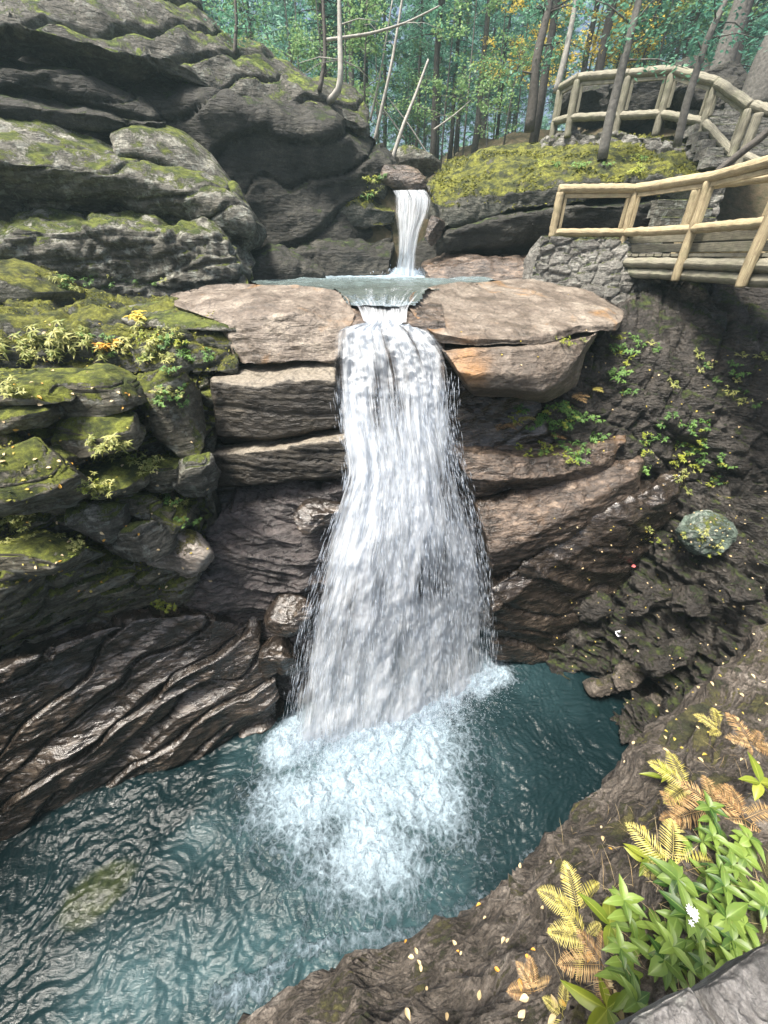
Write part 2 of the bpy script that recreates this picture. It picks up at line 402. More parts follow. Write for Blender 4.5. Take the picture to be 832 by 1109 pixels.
M['needle'] = leaf_mat('dark_needles', (.05, .15, .12), (.12, .30, .22), .55)  # both needle colours lightened towards teal, painting in part of the haze
M['needle2'] = leaf_mat('green_needles', (.08, .22, .15), (.18, .40, .26), .55)
M['yellow'] = leaf_mat('yellow_leaves', (.55, .40, .06), (.80, .68, .16), .5)
M['broadleaf'] = leaf_mat('green_leaves', (.10, .22, .10), (.26, .40, .16), .5)
print('materials')

# ================================================================== SETTING
def ground_z(X, Y):
    base = np.full_like(X, -1.6)
    left = sstep(-6.6, -8.5, X) * sstep(3.0, 9.0, Y) ; leftn = sstep(-6.2, -8.0, X)
    zl = 5.5 + 3.4 * sstep(2, 12, Y) + 0.22 * np.maximum(-X - 7, 0)
    right = sstep(7.2, 9.0, X)
    zr = 6.6 + 1.3 * sstep(0, 9, Y) + 0.3 * np.maximum(X - 9, 0)
    z = base * (1 - leftn) + zl * leftn
    z = z * (1 - right) + zr * right
    zf = 9.3 + (Y - 14) * .14 + .12 * np.abs(X - .8) + 1.0 * sstep(1.5, 4.5, np.abs(X - .9)) * sstep(14, 20, Y)
    f = sstep(12.5, 15.5, Y)
    z = z * (1 - f) + zf * f
    back = sstep(-1.5, -4.0, Y); z = z * (1 - back) + 6.4 * back
    return z
xs = np.r_[np.linspace(-120, -16, 26), np.linspace(-15, 15, 121), np.linspace(16, 120, 26)]
ys = np.r_[np.linspace(-60, -6, 12), np.linspace(-5, 32, 149), np.linspace(33, 160, 40)]
X, Y = np.meshgrid(xs, ys); Z = ground_z(X, Y)
pp = np.stack([X, Y, Z], -1).reshape(-1, 3)
pp[:, 2] += .35 * fbm(pp * np.array([.35, .35, 0]), 4, 3) + .10 * fbm(pp * np.array([1.7, 1.7, 0]), 3, 4)
g = obj('ground', pp, grid_faces(len(ys), len(xs)).tolist(), M['soil']); tag(g, 'leafy forest floor rising behind the falls', 'ground', kind='structure')

K = dict
# --- the rock wall behind the falls and the ledges
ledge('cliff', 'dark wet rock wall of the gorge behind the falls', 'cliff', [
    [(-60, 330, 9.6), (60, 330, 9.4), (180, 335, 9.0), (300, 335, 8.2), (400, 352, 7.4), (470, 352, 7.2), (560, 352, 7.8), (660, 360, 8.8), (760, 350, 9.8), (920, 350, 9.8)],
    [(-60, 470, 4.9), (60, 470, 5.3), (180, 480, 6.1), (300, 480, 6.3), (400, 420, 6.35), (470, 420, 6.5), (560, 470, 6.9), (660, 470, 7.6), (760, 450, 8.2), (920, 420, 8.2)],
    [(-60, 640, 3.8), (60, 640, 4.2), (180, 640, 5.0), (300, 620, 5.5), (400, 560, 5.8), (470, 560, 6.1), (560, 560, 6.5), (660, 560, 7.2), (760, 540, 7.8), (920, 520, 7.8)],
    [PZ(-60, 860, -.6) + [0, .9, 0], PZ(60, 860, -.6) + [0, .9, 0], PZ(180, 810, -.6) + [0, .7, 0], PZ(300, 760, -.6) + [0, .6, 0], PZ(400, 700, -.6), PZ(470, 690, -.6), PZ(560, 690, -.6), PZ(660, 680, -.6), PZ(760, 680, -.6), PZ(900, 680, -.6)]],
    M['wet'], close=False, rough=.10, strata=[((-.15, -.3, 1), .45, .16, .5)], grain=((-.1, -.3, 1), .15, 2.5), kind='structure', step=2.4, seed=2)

# --- right bank and brow
ledge('riverbank', 'dark rocky bank sloping down to the pool on the right', 'bank', [
    [(600, 440, 8.8), (690, 420, 9.0), (780, 420, 8.8), (960, 400, 8.4)],
    [(595, 560, 7.6), (690, 540, 7.6), (780, 530, 7.0), (960, 520, 6.4)],
    [(590, 640, 6.8), (670, 620, 6.7), (760, 610, 6.0), (960, 600, 4.9)],
    [(590, 712, 5.75), (650, 690, 5.7), (740, 690, 5.0), (960, 690, 3.9)],
    [PZ(600, 735, -.1), (680, 750, 4.9), (750, 755, 4.2), (950, 770, 3.0)],
    [PZ(640, 790, -.5), PZ(690, 800, .2), Q(770, 800, 4.3), Q(960, 830, 3.2)]],
    M['bank'], close=False, rough=.18, rf=1.4, fine=.035, ridge=.40, grain=((.5, .4, 1), .14, 4), blk=((.5, .3, 1), .35, (1, -.5, .2), .45, .20), kind='structure', step=2.0, seed=5)
browtop = [Q(150, 1160, 2.7), Q(300, 1085, 2.9), Q(400, 1045, 3.0), Q(490, 1000, 3.1), Q(570, 940, 3.3), Q(640, 870, 3.6), Q(700, 800, 3.9), Q(770, 735, 4.4), Q(850, 670, 5.0)]
ledge('bank', 'brown rock brow above the near edge of the pool', 'bank', [
    [p * [1, 1, 0] + [.25, .15, -.8] for p in browtop],
    [p * [1, 1, 0] + [.15, .10, p[2] * .45] for p in browtop],
    [p * [1, 1, 1] + [-.02, .04, -.35] for p in browtop],
    browtop,
    [Q(290, 1170, 2.4), Q(380, 1120, 2.4), Q(460, 1080, 2.45), Q(540, 1030, 2.5), Q(610, 965, 2.6), Q(670, 900, 2.8), Q(740, 830, 3.1), Q(810, 770, 3.6), Q(900, 710, 4.2)],
    [Q(480, 1190, 1.7), Q(540, 1150, 1.7), Q(600, 1100, 1.7), Q(650, 1050, 1.75), Q(700, 985, 1.8), Q(740, 930, 2.0), Q(800, 880, 2.3), Q(870, 840, 2.7), Q(960, 800, 3.2)],
    [Q(600, 1300, 1.45), Q(650, 1240, 1.45), Q(720, 1180, 1.45), Q(780, 1120, 1.5), Q(840, 1060, 1.55), Q(870, 1000, 1.7), Q(920, 960, 2.0), Q(980, 930, 2.4), Q(1060, 900, 2.8)]],
    M['brow'], close=False, rough=.08, rf=1.8, fine=.02, ridge=.06, grain=((.6, -.6, .5), .09, 5), kind='structure', step=2.2, seed=9)

# --- rocks: left side
LR = dict(cat='rock ledge')
ledge('rock_slab', 'smooth tan slab at the left lip of the lower waterfall', 'rock slab', [
    [(180, 320, 8.6), (230, 309.5, 8.8), (300, 308, 8.6), (340, 310, 8.0), (364, 314.5, 7.55), (382, 322, 7.25)],
    [(185, 330, 7.2), (240, 326, 7.2), (300, 322, 7.3), (345, 325, 7.2), (374, 333, 6.95), (388, 340, 6.75)],
    [(240, 350, 6.5), (280, 346, 6.4), (310, 340, 6.4), (340, 343, 6.4), (365, 356, 6.3), (378, 365, 6.25)],
    [(262, 395, 6.3), (285, 394, 6.2), (310, 392, 6.15), (335, 392, 6.15), (356, 392, 6.15), (366, 390, 6.15)]],
    M['tan'], back=.4, rough=.05, rf=1.0, strata=[((0, -.1, 1), .35, .05, .6)], seed=11)
ledge('rock_block', 'dark square-faced block below the tan slab left of the falls', 'rock block', [
    [(228, 404, 6.5), (290, 388, 6.6), (345, 385, 6.6), (366, 390, 6.5)],
    [(230, 414, 5.85), (285, 418, 5.75), (330, 411, 5.72), (366, 410, 5.75)],
    [(230, 474, 5.8), (285, 474, 5.72), (330, 468, 5.7), (370, 462, 5.72)],
    [(240, 480, 6.3), (285, 478, 6.3), (330, 474, 6.3), (372, 466, 6.3)]],
    M['block'], back=.5, rough=.05, sm=2, strata=[((.05, -.15, 1), .5, .05, .5)], seed=12)
ledge('rock_slab', 'thin layered slab under the square-faced block beside the falls', 'rock slab', [
    [(222, 486, 6.2), (300, 472, 6.2), (375, 462, 6.2)],
    [(225, 492, 5.62), (300, 486, 5.55), (378, 474, 5.55)],
    [(230, 526, 5.6), (300, 522, 5.52), (380, 512, 5.5)],
    [(240, 530, 6.2), (300, 526, 6.2), (380, 518, 6.2)]],
    M['block'], back=.4, rough=.04, sm=1, strata=[((.05, -.15, 1), .17, .06, .5)], seed=13)
ledge('rock_slab', 'glossy purple-grey sloping dome against the left edge of the falls', 'rock slab', [
    [(250, 530, 5.9), (300, 522, 5.9), (345, 514, 5.9), (395, 505, 5.9)],
    [(232, 560, 5.35), (290, 540, 5.55), (345, 530, 5.6), (395, 520, 5.65)],
    [(212, 610, 4.95), (270, 590, 5.15), (330, 575, 5.35), (390, 565, 5.5)],
    [(203, 650, 4.65), (260, 640, 4.85), (320, 625, 5.1), (385, 620, 5.3)],
    [(200, 672, 4.75), (270, 690, 4.9), (330, 700, 4.9), (380, 700, 5.2)],
    [(215, 690, 5.2), (270, 720, 5.0), (330, 780, 4.6), (380, 770, 5.0)]],
    rock_mat('glossy_purple_rock', [(.012, .010, .011), (.045, .038, .038), (.10, .085, .082), (.24, .205, .195)], (.16, .4), streak=.6, tilt=(0, -.45, 0), spec=.8, bump=1.3), back=.5, rough=.05, strata=[((.35, -.25, 1), .3, .06, .8)], grain=((.35, -.3, 1), .17, 3.2), step=1.7, seed=14)
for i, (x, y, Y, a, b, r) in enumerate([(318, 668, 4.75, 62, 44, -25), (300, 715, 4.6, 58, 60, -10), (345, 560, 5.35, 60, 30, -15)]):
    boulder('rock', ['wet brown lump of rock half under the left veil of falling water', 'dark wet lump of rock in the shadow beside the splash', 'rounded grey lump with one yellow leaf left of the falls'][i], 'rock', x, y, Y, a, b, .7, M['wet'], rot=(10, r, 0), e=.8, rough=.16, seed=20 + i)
# huge layered slab at the lower left
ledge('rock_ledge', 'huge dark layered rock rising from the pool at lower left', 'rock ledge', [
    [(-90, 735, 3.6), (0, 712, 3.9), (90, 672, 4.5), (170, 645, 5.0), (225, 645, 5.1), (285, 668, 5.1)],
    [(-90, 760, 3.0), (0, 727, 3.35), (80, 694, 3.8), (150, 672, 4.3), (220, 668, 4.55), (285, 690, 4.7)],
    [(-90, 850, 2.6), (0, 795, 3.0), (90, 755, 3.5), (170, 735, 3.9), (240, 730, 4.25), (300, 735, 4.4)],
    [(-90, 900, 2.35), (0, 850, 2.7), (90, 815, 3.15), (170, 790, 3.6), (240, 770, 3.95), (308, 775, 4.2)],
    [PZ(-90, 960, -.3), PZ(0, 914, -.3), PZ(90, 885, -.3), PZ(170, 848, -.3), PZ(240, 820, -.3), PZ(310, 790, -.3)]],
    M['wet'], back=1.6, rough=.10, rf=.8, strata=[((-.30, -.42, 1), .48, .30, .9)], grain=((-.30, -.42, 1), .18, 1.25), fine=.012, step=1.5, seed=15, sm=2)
ledge('rock_ledge', 'dark overhanging band of rock above the layered lower-left rock', 'rock ledge', [
    [(-90, 600, 3.7), (0, 590, 4.1), (90, 585, 4.6), (170, 590, 5.0), (222, 605, 5.2)],
    [(-90, 640, 3.15), (0, 622, 3.55), (90, 612, 4.05), (170, 612, 4.5), (215, 622, 4.7)],
    [(-90, 690, 3.15), (0, 668, 3.55), (90, 650, 4.05), (170, 640, 4.5), (212, 645, 4.7)],
    [(-90, 750, 3.6), (0, 720, 3.9), (90, 685, 4.4), (170, 665, 4.8), (215, 660, 4.9)]],
    M['grey'], back=1.2, rough=.08, rf=1.2, strata=[((-.2, -.3, 1), .24, .10, .6)], seed=16, vor=((1.0, 1.4, 2.4), .08, .10))
# broken mossy steps behind everything on the left
ledge('rock_ledge', 'broken mossy rock steps below the plant shelf at far left', 'rock ledge', [
    [(-90, 400, 5.2), (0, 398, 5.8), (90, 398, 6.3), (170, 395, 6.6), (232, 392, 6.9)],
    [(-90, 420, 4.3), (0, 415, 4.9), (90, 412, 5.4), (170, 408, 5.8), (232, 400, 6.3)],
    [(-90, 500, 3.9), (0, 490, 4.4), (90, 480, 4.9), (170, 480, 5.4), (235, 485, 5.8)],
    [(-90, 560, 3.6), (0, 560, 4.1), (90, 550, 4.6), (170, 550, 5.1), (232, 550, 5.5)],
    [(-90, 640, 3.5), (0, 640, 3.9), (90, 635, 4.4), (170, 640, 4.8), (222, 650, 5.0)]],
    M['grey'], back=.8, rough=.07, blk=((.1, -.35, 1), .33, (1, -.3, .15), .55, .34), fine=.02, step=1.7, vor=((1.5, 1.5, 2.6), .12, .18), seed=17)
EB = [  # x, y, Y, w, h, depth, rot, e, label, material
 (40, 421, 4.75, 100, 24, .9, (4, 3, 10), .35, 'thin blue-grey slab under the leafy plants at the left edge', 'grey'),
 (26, 447, 4.55, 86, 26, .8, (0, -4, 5), .4, 'low grey slab second from the top at the left edge', 'grey'),
 (118, 424, 5.15, 84, 40, .8, (3, 5, 10), .35, 'squared mossy block on the top step of the left ledges', 'grey'),
 (105, 466, 4.85, 104, 46, .9, (8, -6, -8), .45, 'wide moss-topped block in the middle of the left ledges', 'grey'),
 (186, 446, 5.5, 66, 92, .8, (0, 4, 20), .35, 'tall dark block with small plants growing on its face', 'grey'),
 (30, 520, 4.05, 118, 74, 1.0, (14, 4, 0), .45, 'broad pale slab with a green mossy foot at the left edge', 'grey'),
 (55, 500, 4.3, 58, 36, .6, (8, 0, -10), .4, 'small angular slab resting on the broad mossy slab', 'grey'),
 (115, 521, 4.6, 80, 26, .7, (5, 3, 0), .35, 'narrow mossy shelf under the star-leaved plants', 'grey'),
 (212, 513, 5.2, 50, 46, .7, (5, -10, 15), .6, 'rounded grey boulder wedged beside the thin layered slab', 'grey_far'),
 (172, 513, 5.05, 44, 36, .6, (0, 10, 0), .5, 'small mossy stone left of the wedged grey boulder', 'grey'),
 (114, 562, 4.4, 58, 50, .6, (12, -5, 18), .4, 'pale angular block with a dry top on the left ledges', 'grey_far'),
 (146, 586, 4.5, 70, 48, .6, (8, -14, 0), .4, 'tilted block with a crusty pale top under the pale angular one', 'grey_far'),
 (186, 556, 4.85, 46, 34, .6, (0, 25, 0), .4, 'small tilted stone above the olive mossy slope', 'grey'),
 (152, 545, 4.75, 44, 30, .5, (0, 12, 10), .4, 'little wedge of rock between two angular blocks', 'grey'),
 (196, 600, 4.75, 66, 58, .6, (15, -35, 0), .55, 'olive mossy slope beside the glossy purple dome', 'tanmoss'),
 (40, 600, 3.95, 120, 46, .8, (5, -4, 0), .45, 'long low dark block above the overhang at far left', 'grey'),
]
for i, (x, y, Y, a, b, d, rot, e, lab, mt) in enumerate(EB):
    boulder('rock' if a < 60 else 'rock_block', lab, 'rock', x, y, Y, a * 1.08, b * 1.08, d, M[mt], rot=rot, e=e * .7, rough=.07, fine=.014, seed=30 + i, strata=((.1, -.3, 1), .14, .07))
# plant shelf
ledge('rock_shelf', 'mossy shelf of rock crowded with small plants left of the tan slab', 'rock shelf', [
    [(-90, 325, 7.6), (0, 322, 8.2), (110, 320, 8.8), (200, 322, 8.8), (250, 318, 8.4)],
    [(-90, 350, 5.9), (0, 345, 6.4), (110, 340, 6.9), (200, 338, 7.0), (268, 350, 6.7)],
    [(-90, 375, 5.1), (0, 368, 5.7), (110, 362, 6.2), (200, 360, 6.4), (270, 372, 6.35)],
    [(-90, 415, 4.7), (0, 410, 5.3), (110, 405, 5.9), (200, 402, 6.1), (262, 402, 6.2)]],
    M['mossrock'], back=.4, rough=.10, rf=1.6, fine=.025, seed=18, vor=((1.4, 1.4, 2.2), .08, .12))
ledge('rock_slab', 'flat grey slab set in the top of the plant shelf', 'rock slab', [
    [(120, 335, 7.6), (170, 326, 7.8), (240, 330, 7.6)], [(130, 345, 6.8), (190, 348, 6.6), (255, 350, 6.5)], [(140, 352, 6.7), (195, 356, 6.5), (258, 358, 6.4)]],
    M['grey_far'], back=.2, rough=.03, seed=19)
# --- rocks: upper left cliff
ledge('rock_ledge', 'long rough grey ledge with a green mossy right end', 'rock ledge', [
    [(-90, 236, 9.6), (0, 238, 10.2), (120, 234, 10.8), (235, 246, 11.2), (256, 262, 11.0)],
    [(-90, 252, 8.0), (0, 250, 8.5), (120, 246, 9.1), (232, 256, 9.6), (252, 276, 9.8)],
    [(-90, 290, 7.9), (0, 286, 8.4), (120, 285, 9.0), (235, 285, 9.5), (262, 302, 9.6)],
    [(-90, 335, 8.2), (0, 330, 8.6), (120, 330, 9.1), (235, 322, 9.4), (275, 314, 9.4)]],
    M['grey_far'], back=1.0, rough=.12, rf=1.5, fine=.03, strata=[((.02, -.2, 1), .35, .16, .6)], vor=((.8, 1, 2), .06, .12), seed=41)
boulder('boulder', 'moss-sided boulder at the left edge below the rough grey ledge', 'boulder', 22, 305, 8.2, 110, 46, 1.4, M['mossrock'], rot=(0, 14, 0), e=.7, seed=42)
ledge('rock_ledge', 'mossy bulging ledge with a pale rounded top at left', 'rock ledge', [
    [(-90, 130, 10.6), (0, 132, 11.2), (90, 142, 11.6), (180, 170, 12.0), (250, 200, 12.0), (274, 235, 11.6)],
    [(-90, 142, 9.4), (0, 148, 9.9), (90, 158, 10.4), (170, 182, 10.9), (235, 205, 11.1), (272, 236, 10.9)],
    [(-90, 172, 9.0), (0, 176, 9.5), (90, 184, 10.0), (170, 200, 10.5), (235, 220, 10.7), (274, 246, 10.7)],
    [(-90, 210, 9.2), (0, 210, 9.8), (90, 215, 10.3), (170, 228, 10.7), (230, 238, 10.8), (272, 258, 10.8)],
    [(-90, 245, 10.2), (0, 242, 10.6), (90, 240, 11), (170, 246, 11.3), (240, 262, 11.3), (268, 270, 11.2)]],
    M['grey_far'], back=1.5, rough=.14, rf=.8, strata=[((-.05, -.3, 1), .45, .26, .7)], grain=((-.05, -.3, 1), .10, 2), seed=43)
ledge('rock_ledge', 'smooth pale-topped lobe of rock above the bulging mossy ledge', 'rock ledge', [
    [(118, 140, 12.4), (150, 130, 12.6), (190, 138, 12.8), (225, 165, 12.8), (248, 195, 12.6)],
    [(120, 148, 11.4), (150, 140, 11.6), (190, 152, 11.9), (222, 178, 12.0), (258, 208, 12.0)],
    [(125, 168, 11.2), (150, 165, 11.3), (190, 180, 11.5), (222, 198, 11.7), (258, 215, 11.9)],
    [(130, 180, 11.6), (160, 185, 11.7), (190, 200, 11.9), (222, 212, 12.0), (255, 222, 12.2)]],
    M['grey_far'], back=1.0, rough=.08, rf=.9, seed=44)
ledge('rock_ledge', 'dark overhanging cliff face between the bulging ledge and the upper falls', 'rock ledge', [
    [(120, 60, 14.0), (200, 62, 14.5), (270, 85, 15.0), (340, 108, 15.6), (395, 130, 16.2), (428, 170, 16.4)],
    [(130, 100, 12.8), (200, 110, 13.2), (270, 125, 13.6), (330, 140, 14.2), (385, 155, 14.8), (425, 185, 15.4)],
    [(150, 170, 13.0), (220, 185, 13.3), (280, 200, 13.8), (335, 205, 14.3), (390, 210, 15.0), (430, 215, 15.5)],
    [(180, 240, 12.8), (240, 260, 13.0), (290, 272, 13.4), (345, 272, 13.9), (395, 262, 14.4), (432, 250, 14.9)],
    [(200, 300, 13.0), (250, 306, 13.0), (300, 302, 13.4), (350, 300, 13.8), (400, 296, 14.0), (428, 292, 14.4)]],
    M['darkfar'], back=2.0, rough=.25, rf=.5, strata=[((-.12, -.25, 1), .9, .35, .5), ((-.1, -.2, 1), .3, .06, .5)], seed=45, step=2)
ledge('rock_ledge', 'long mossy lip of rock jutting under the top-left overhang', 'rock ledge', [
    [(-90, 58, 12.0), (0, 60, 12.6), (70, 72, 13.0), (130, 95, 13.2), (175, 120, 13.4)],
    [(-90, 70, 10.6), (0, 68, 11.1), (70, 80, 11.7), (130, 104, 12.2), (172, 124, 12.6)],
    [(-90, 95, 10.5), (0, 95, 11.0), (70, 104, 11.6), (130, 118, 12.1), (172, 130, 12.5)],
    [(-90, 140, 11.6), (0, 138, 12.0), (70, 140, 12.4), (130, 140, 12.8), (172, 142, 13)]],
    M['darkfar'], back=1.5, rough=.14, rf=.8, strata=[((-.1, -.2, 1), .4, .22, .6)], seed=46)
ledge('rock_ledge', 'second dark ledge just above the pale bulging one at the left edge', 'rock ledge', [
    [(-90, 98, 11.6), (0, 100, 12.0), (60, 104, 12.4), (130, 118, 12.8), (180, 126, 13.0)],
    [(-90, 112, 10.2), (0, 112, 10.7), (60, 116, 11.2), (130, 126, 11.8), (176, 132, 12.4)],
    [(-90, 135, 10.4), (0, 136, 10.8), (60, 138, 11.3), (130, 140, 11.9), (176, 142, 12.4)]],
    M['darkfar'], back=1.2, rough=.12, rf=.9, seed=47)
ledge('rock_ledge', 'massive top-left overhang with a mossy rim below the trees', 'rock ledge', [
    [(-90, -70, 14), (20, -60, 14.6), (110, -50, 15.2), (190, -25, 16), (250, 35, 16.6), (320, 72, 17.2), (375, 96, 17.6), (398, 118, 17.4)],
    [(-90, -20, 11.4), (20, -8, 12.0), (100, 8, 12.6), (180, 28, 13.4), (240, 62, 14.2), (310, 88, 14.9), (360, 106, 15.5), (396, 128, 16.0)],
    [(-90, 20, 10.8), (20, 30, 11.4), (100, 50, 12.0), (180, 72, 12.8), (240, 100, 13.7), (310, 118, 14.4), (360, 128, 15.1), (398, 140, 15.6)],
    [(-90, 48, 11.8), (20, 56, 12.4), (100, 78, 13.0), (180, 100, 13.6), (240, 122, 14.4), (310, 138, 15.0), (360, 142, 15.6), (398, 150, 16)]],
    rock_mat('dark_streaked_rock', [(.02, .019, .015), (.06, .058, .046), (.12, .115, .095), (.23, .22, .19)], (.6, .9), moss=.5, mosscol=((.04, .07, .015), (.2, .25, .05)), streak=.5, lichen=.3), back=2.5, rough=.2, rf=.6, strata=[((-.1, -.3, 1), .6, .42, .6)], grain=((-.1, -.3, 1), .12, 1.6), seed=48, step=2)
ledge('cliff', 'dark back wall behind the top-left overhang', 'cliff', [
    [(-120, 10, 15), (0, 10, 15.5), (100, 20, 16), (200, 40, 16.5), (300, 90, 17)],
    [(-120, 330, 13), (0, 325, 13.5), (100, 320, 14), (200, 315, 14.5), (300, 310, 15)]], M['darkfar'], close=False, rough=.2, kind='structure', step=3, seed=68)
for i, (rw, lab) in enumerate([
    ([[(355, 165, 16.2), (385, 160, 16.4), (412, 178, 16.4)], [(355, 178, 15.2), (385, 182, 15.0), (416, 198, 15.2)], [(358, 200, 15.2), (385, 208, 15.0), (418, 218, 15.2)]], 'mossy knob of rock on the ledge above and left of the upper falls'),
    ([[(350, 205, 15.8), (390, 204, 15.8), (425, 215, 15.6)], [(350, 218, 14.8), (392, 222, 14.6), (430, 228, 14.7)], [(352, 240, 14.9), (392, 246, 14.7), (430, 246, 14.9)]], 'lower grey-green ledge immediately left of the upper falls'),
    ([[(300, 262, 14.2), (350, 256, 14.4), (428, 262, 14.4)], [(300, 274, 13.2), (350, 270, 13.3), (426, 276, 13.6)], [(300, 300, 13.2), (350, 302, 13.2), (424, 298, 13.4)]], 'low dark rounded rock at the left rim of the upper pool'),
    ([[(262, 275, 12.2), (300, 265, 12.5), (345, 285, 12.6)], [(264, 290, 11.3), (300, 284, 11.4), (350, 296, 11.8)], [(266, 306, 11.2), (300, 308, 11.3), (352, 306, 11.8)]], 'smooth brown-grey boulder in the shade at the corner of the upper pool')]):
    ledge('rock_ledge' if i < 2 else 'boulder', lab, 'rock ledge' if i < 2 else 'boulder', rw, M['mossrock' if i < 2 else 'darkfar'], back=1.0, rough=.15, rf=1.0, fine=.03, seed=50 + i)
# --- rocks: upper right
ledge('rock_ledge', 'broad mossy ledge with a bright green crown right of the upper falls', 'rock ledge', [
    [(462, 190, 15.5), (500, 168, 17.0), (560, 154, 17.5), (640, 148, 16.5), (720, 148, 15.5), (775, 165, 14.5)],
    [(464, 205, 13.6), (505, 194, 13.8), (560, 184, 13.6), (640, 176, 13.2), (720, 170, 12.8), (775, 180, 12.6)],
    [(466, 222, 13.0), (505, 214, 12.9), (560, 204, 12.7), (640, 196, 12.3), (720, 190, 12.0), (775, 200, 12.0)],
    [(470, 250, 13.0), (510, 240, 12.9), (560, 230, 12.7), (640, 220, 12.4), (720, 216, 12.1), (775, 220, 12.1)]],
    M['mossrock'], back=1.5, rough=.14, rf=.9, fine=.035, strata=[((.1, -.1, 1), .45, .10, .5)], seed=61)
ledge('rock_ledge', 'dark green-stained rock layer under the mossy ledge right of the upper falls', 'rock ledge', [
    [(474, 246, 13.8), (520, 232, 13.8), (580, 222, 13.6), (650, 212, 13.2), (740, 208, 13)],
    [(478, 254, 12.7), (520, 240, 12.6), (580, 228, 12.4), (650, 220, 12.0), (740, 216, 12)],
    [(480, 276, 12.9), (520, 268, 12.8), (580, 256, 12.6), (650, 248, 12.2), (740, 245, 12.2)],
    [(482, 290, 13.8), (520, 286, 13.8), (580, 280, 13.6), (650, 270, 13.4), (740, 262, 13.2)]],
    M['darkfar'], back=1.2, rough=.12, rf=.9, strata=[((.1, -.1, 1), .5, .10, .5)], seed=62)
ledge('rock_ledge', 'low brown shelf of rock right of the upper pool', 'rock ledge', [
    [(455, 284, 13.4), (490, 272, 13.6), (540, 272, 13.2), (600, 270, 13)],
    [(460, 292, 12.2), (500, 284, 12.0), (545, 282, 11.8), (600, 282, 11.8)],
    [(465, 308, 11.8), (500, 308, 11.4), (545, 306, 11.2), (600, 306, 11.3)]],
    M['wetbrown'], back=.8, rough=.12, rf=1.0, strata=[((.05, -.1, 1), .3, .08, .5)], seed=63)
boulder('rock', 'rusty brown rock poking out right of the upper falls', 'rock', 471, 250, 13.0, 22, 30, .6, M['wetbrown'], rot=(0, 20, 0), e=.7, seed=64)
boulder('boulder', 'brown streambed boulder above the crest of the upper falls', 'boulder', 436, 196, 15.6, 62, 26, 1.2, M['wetbrown'], rot=(0, 12, 0), e=.8, seed=65)
boulder('boulder', 'grey boulder far up the stream behind the upper falls', 'boulder', 448, 176, 18.0, 60, 24, 1.2, M['grey_far'], rot=(0, 8, 0), e=.8, seed=66)
ledge('cliff', 'dark back wall below the mossy ledges of the upper pool', 'cliff', [
    [(250, 235, 16.5), (400, 228, 16.5), (430, 222, 16), (470, 218, 15.5), (560, 225, 15), (760, 230, 14.5)],
    [(250, 320, 15.5), (400, 305, 15.5), (430, 303, 14.6), (470, 305, 14), (560, 312, 13.8), (760, 320, 13.5)]],
    M['darkfar'], close=False, rough=.2, kind='structure', step=3, seed=67)
# --- tan slabs right of the falls
ledge('rock_slab', 'big smooth tan slab right of the lip, upper of two tiers', 'rock slab', [
    [(442, 318, 7.45), (474, 309, 8.3), (530, 304.5, 9.6), (580, 304, 10.6), (640, 316, 10.4), (676, 336, 9.2)],
    [(440, 334, 7.05), (485, 336, 7.3), (540, 334, 7.5), (590, 332, 7.8), (640, 334, 8.0), (676, 344, 7.9)],
    [(462, 358, 6.45), (500, 364, 6.3), (545, 365, 6.3), (585, 362, 6.5), (630, 350, 7.0), (672, 350, 7.4)],
    [(470, 372, 6.5), (505, 376, 6.35), (545, 376, 6.35), (585, 374, 6.5), (630, 362, 7.0), (670, 358, 7.4)]],
    M['tan'], back=.3, rough=.07, rf=.7, fine=.008, ridge=.02, seed=71)
ledge('rock_slab', 'lower tier of the tan slab with an orange-stained nose', 'rock slab', [
    [(462, 366, 7.2), (500, 368, 7.1), (550, 368, 7.2), (600, 362, 7.4), (655, 350, 7.9)],
    [(474, 378, 6.3), (505, 376, 6.2), (550, 376, 6.2), (592, 372, 6.4), (650, 358, 7.1)],
    [(492, 402, 6.05), (512, 405, 5.98), (550, 404, 5.98), (585, 406, 6.05), (628, 388, 6.6)],
    [(505, 420, 6.1), (525, 422, 6.05), (555, 420, 6.05), (590, 424, 6.1), (622, 404, 6.6)],
    [(510, 428, 6.8), (530, 430, 6.8), (555, 430, 6.8), (590, 436, 6.8), (626, 418, 7.2)]],
    M['tan'], back=.5, rough=.05, rf=.9, fine=.008, seed=72)
ledge('rock_ledge', 'dark shaded flank of rock under the boardwalk', 'rock ledge', [
    [(668, 334, 9.4), (720, 300, 10.4), (800, 290, 10.2), (930, 290, 9.6)],
    [(650, 356, 8.4), (720, 350, 8.8), (800, 350, 8.8), (930, 350, 8.2)],
    [(620, 410, 7.4), (700, 405, 7.9), (800, 400, 7.9), (930, 400, 7.2)],
    [(590, 440, 7.2), (690, 450, 7.4), (790, 450, 7.5), (930, 450, 6.7)],
    [(590, 480, 7.2), (680, 500, 7.1), (780, 500, 7.2), (930, 500, 6.3)],
    [(590, 510, 7.8), (690, 540, 7.7), (780, 545, 7.4), (930, 550, 6.2)]],
    M['bank'], back=1.0, rough=.16, rf=1.1, fine=.03, strata=[((.45, -.2, 1), .45, .16, .6)], blk=((.4, -.2, 1), .5, (1, -.2, -.3), .6, .14), seed=73, step=1.8)
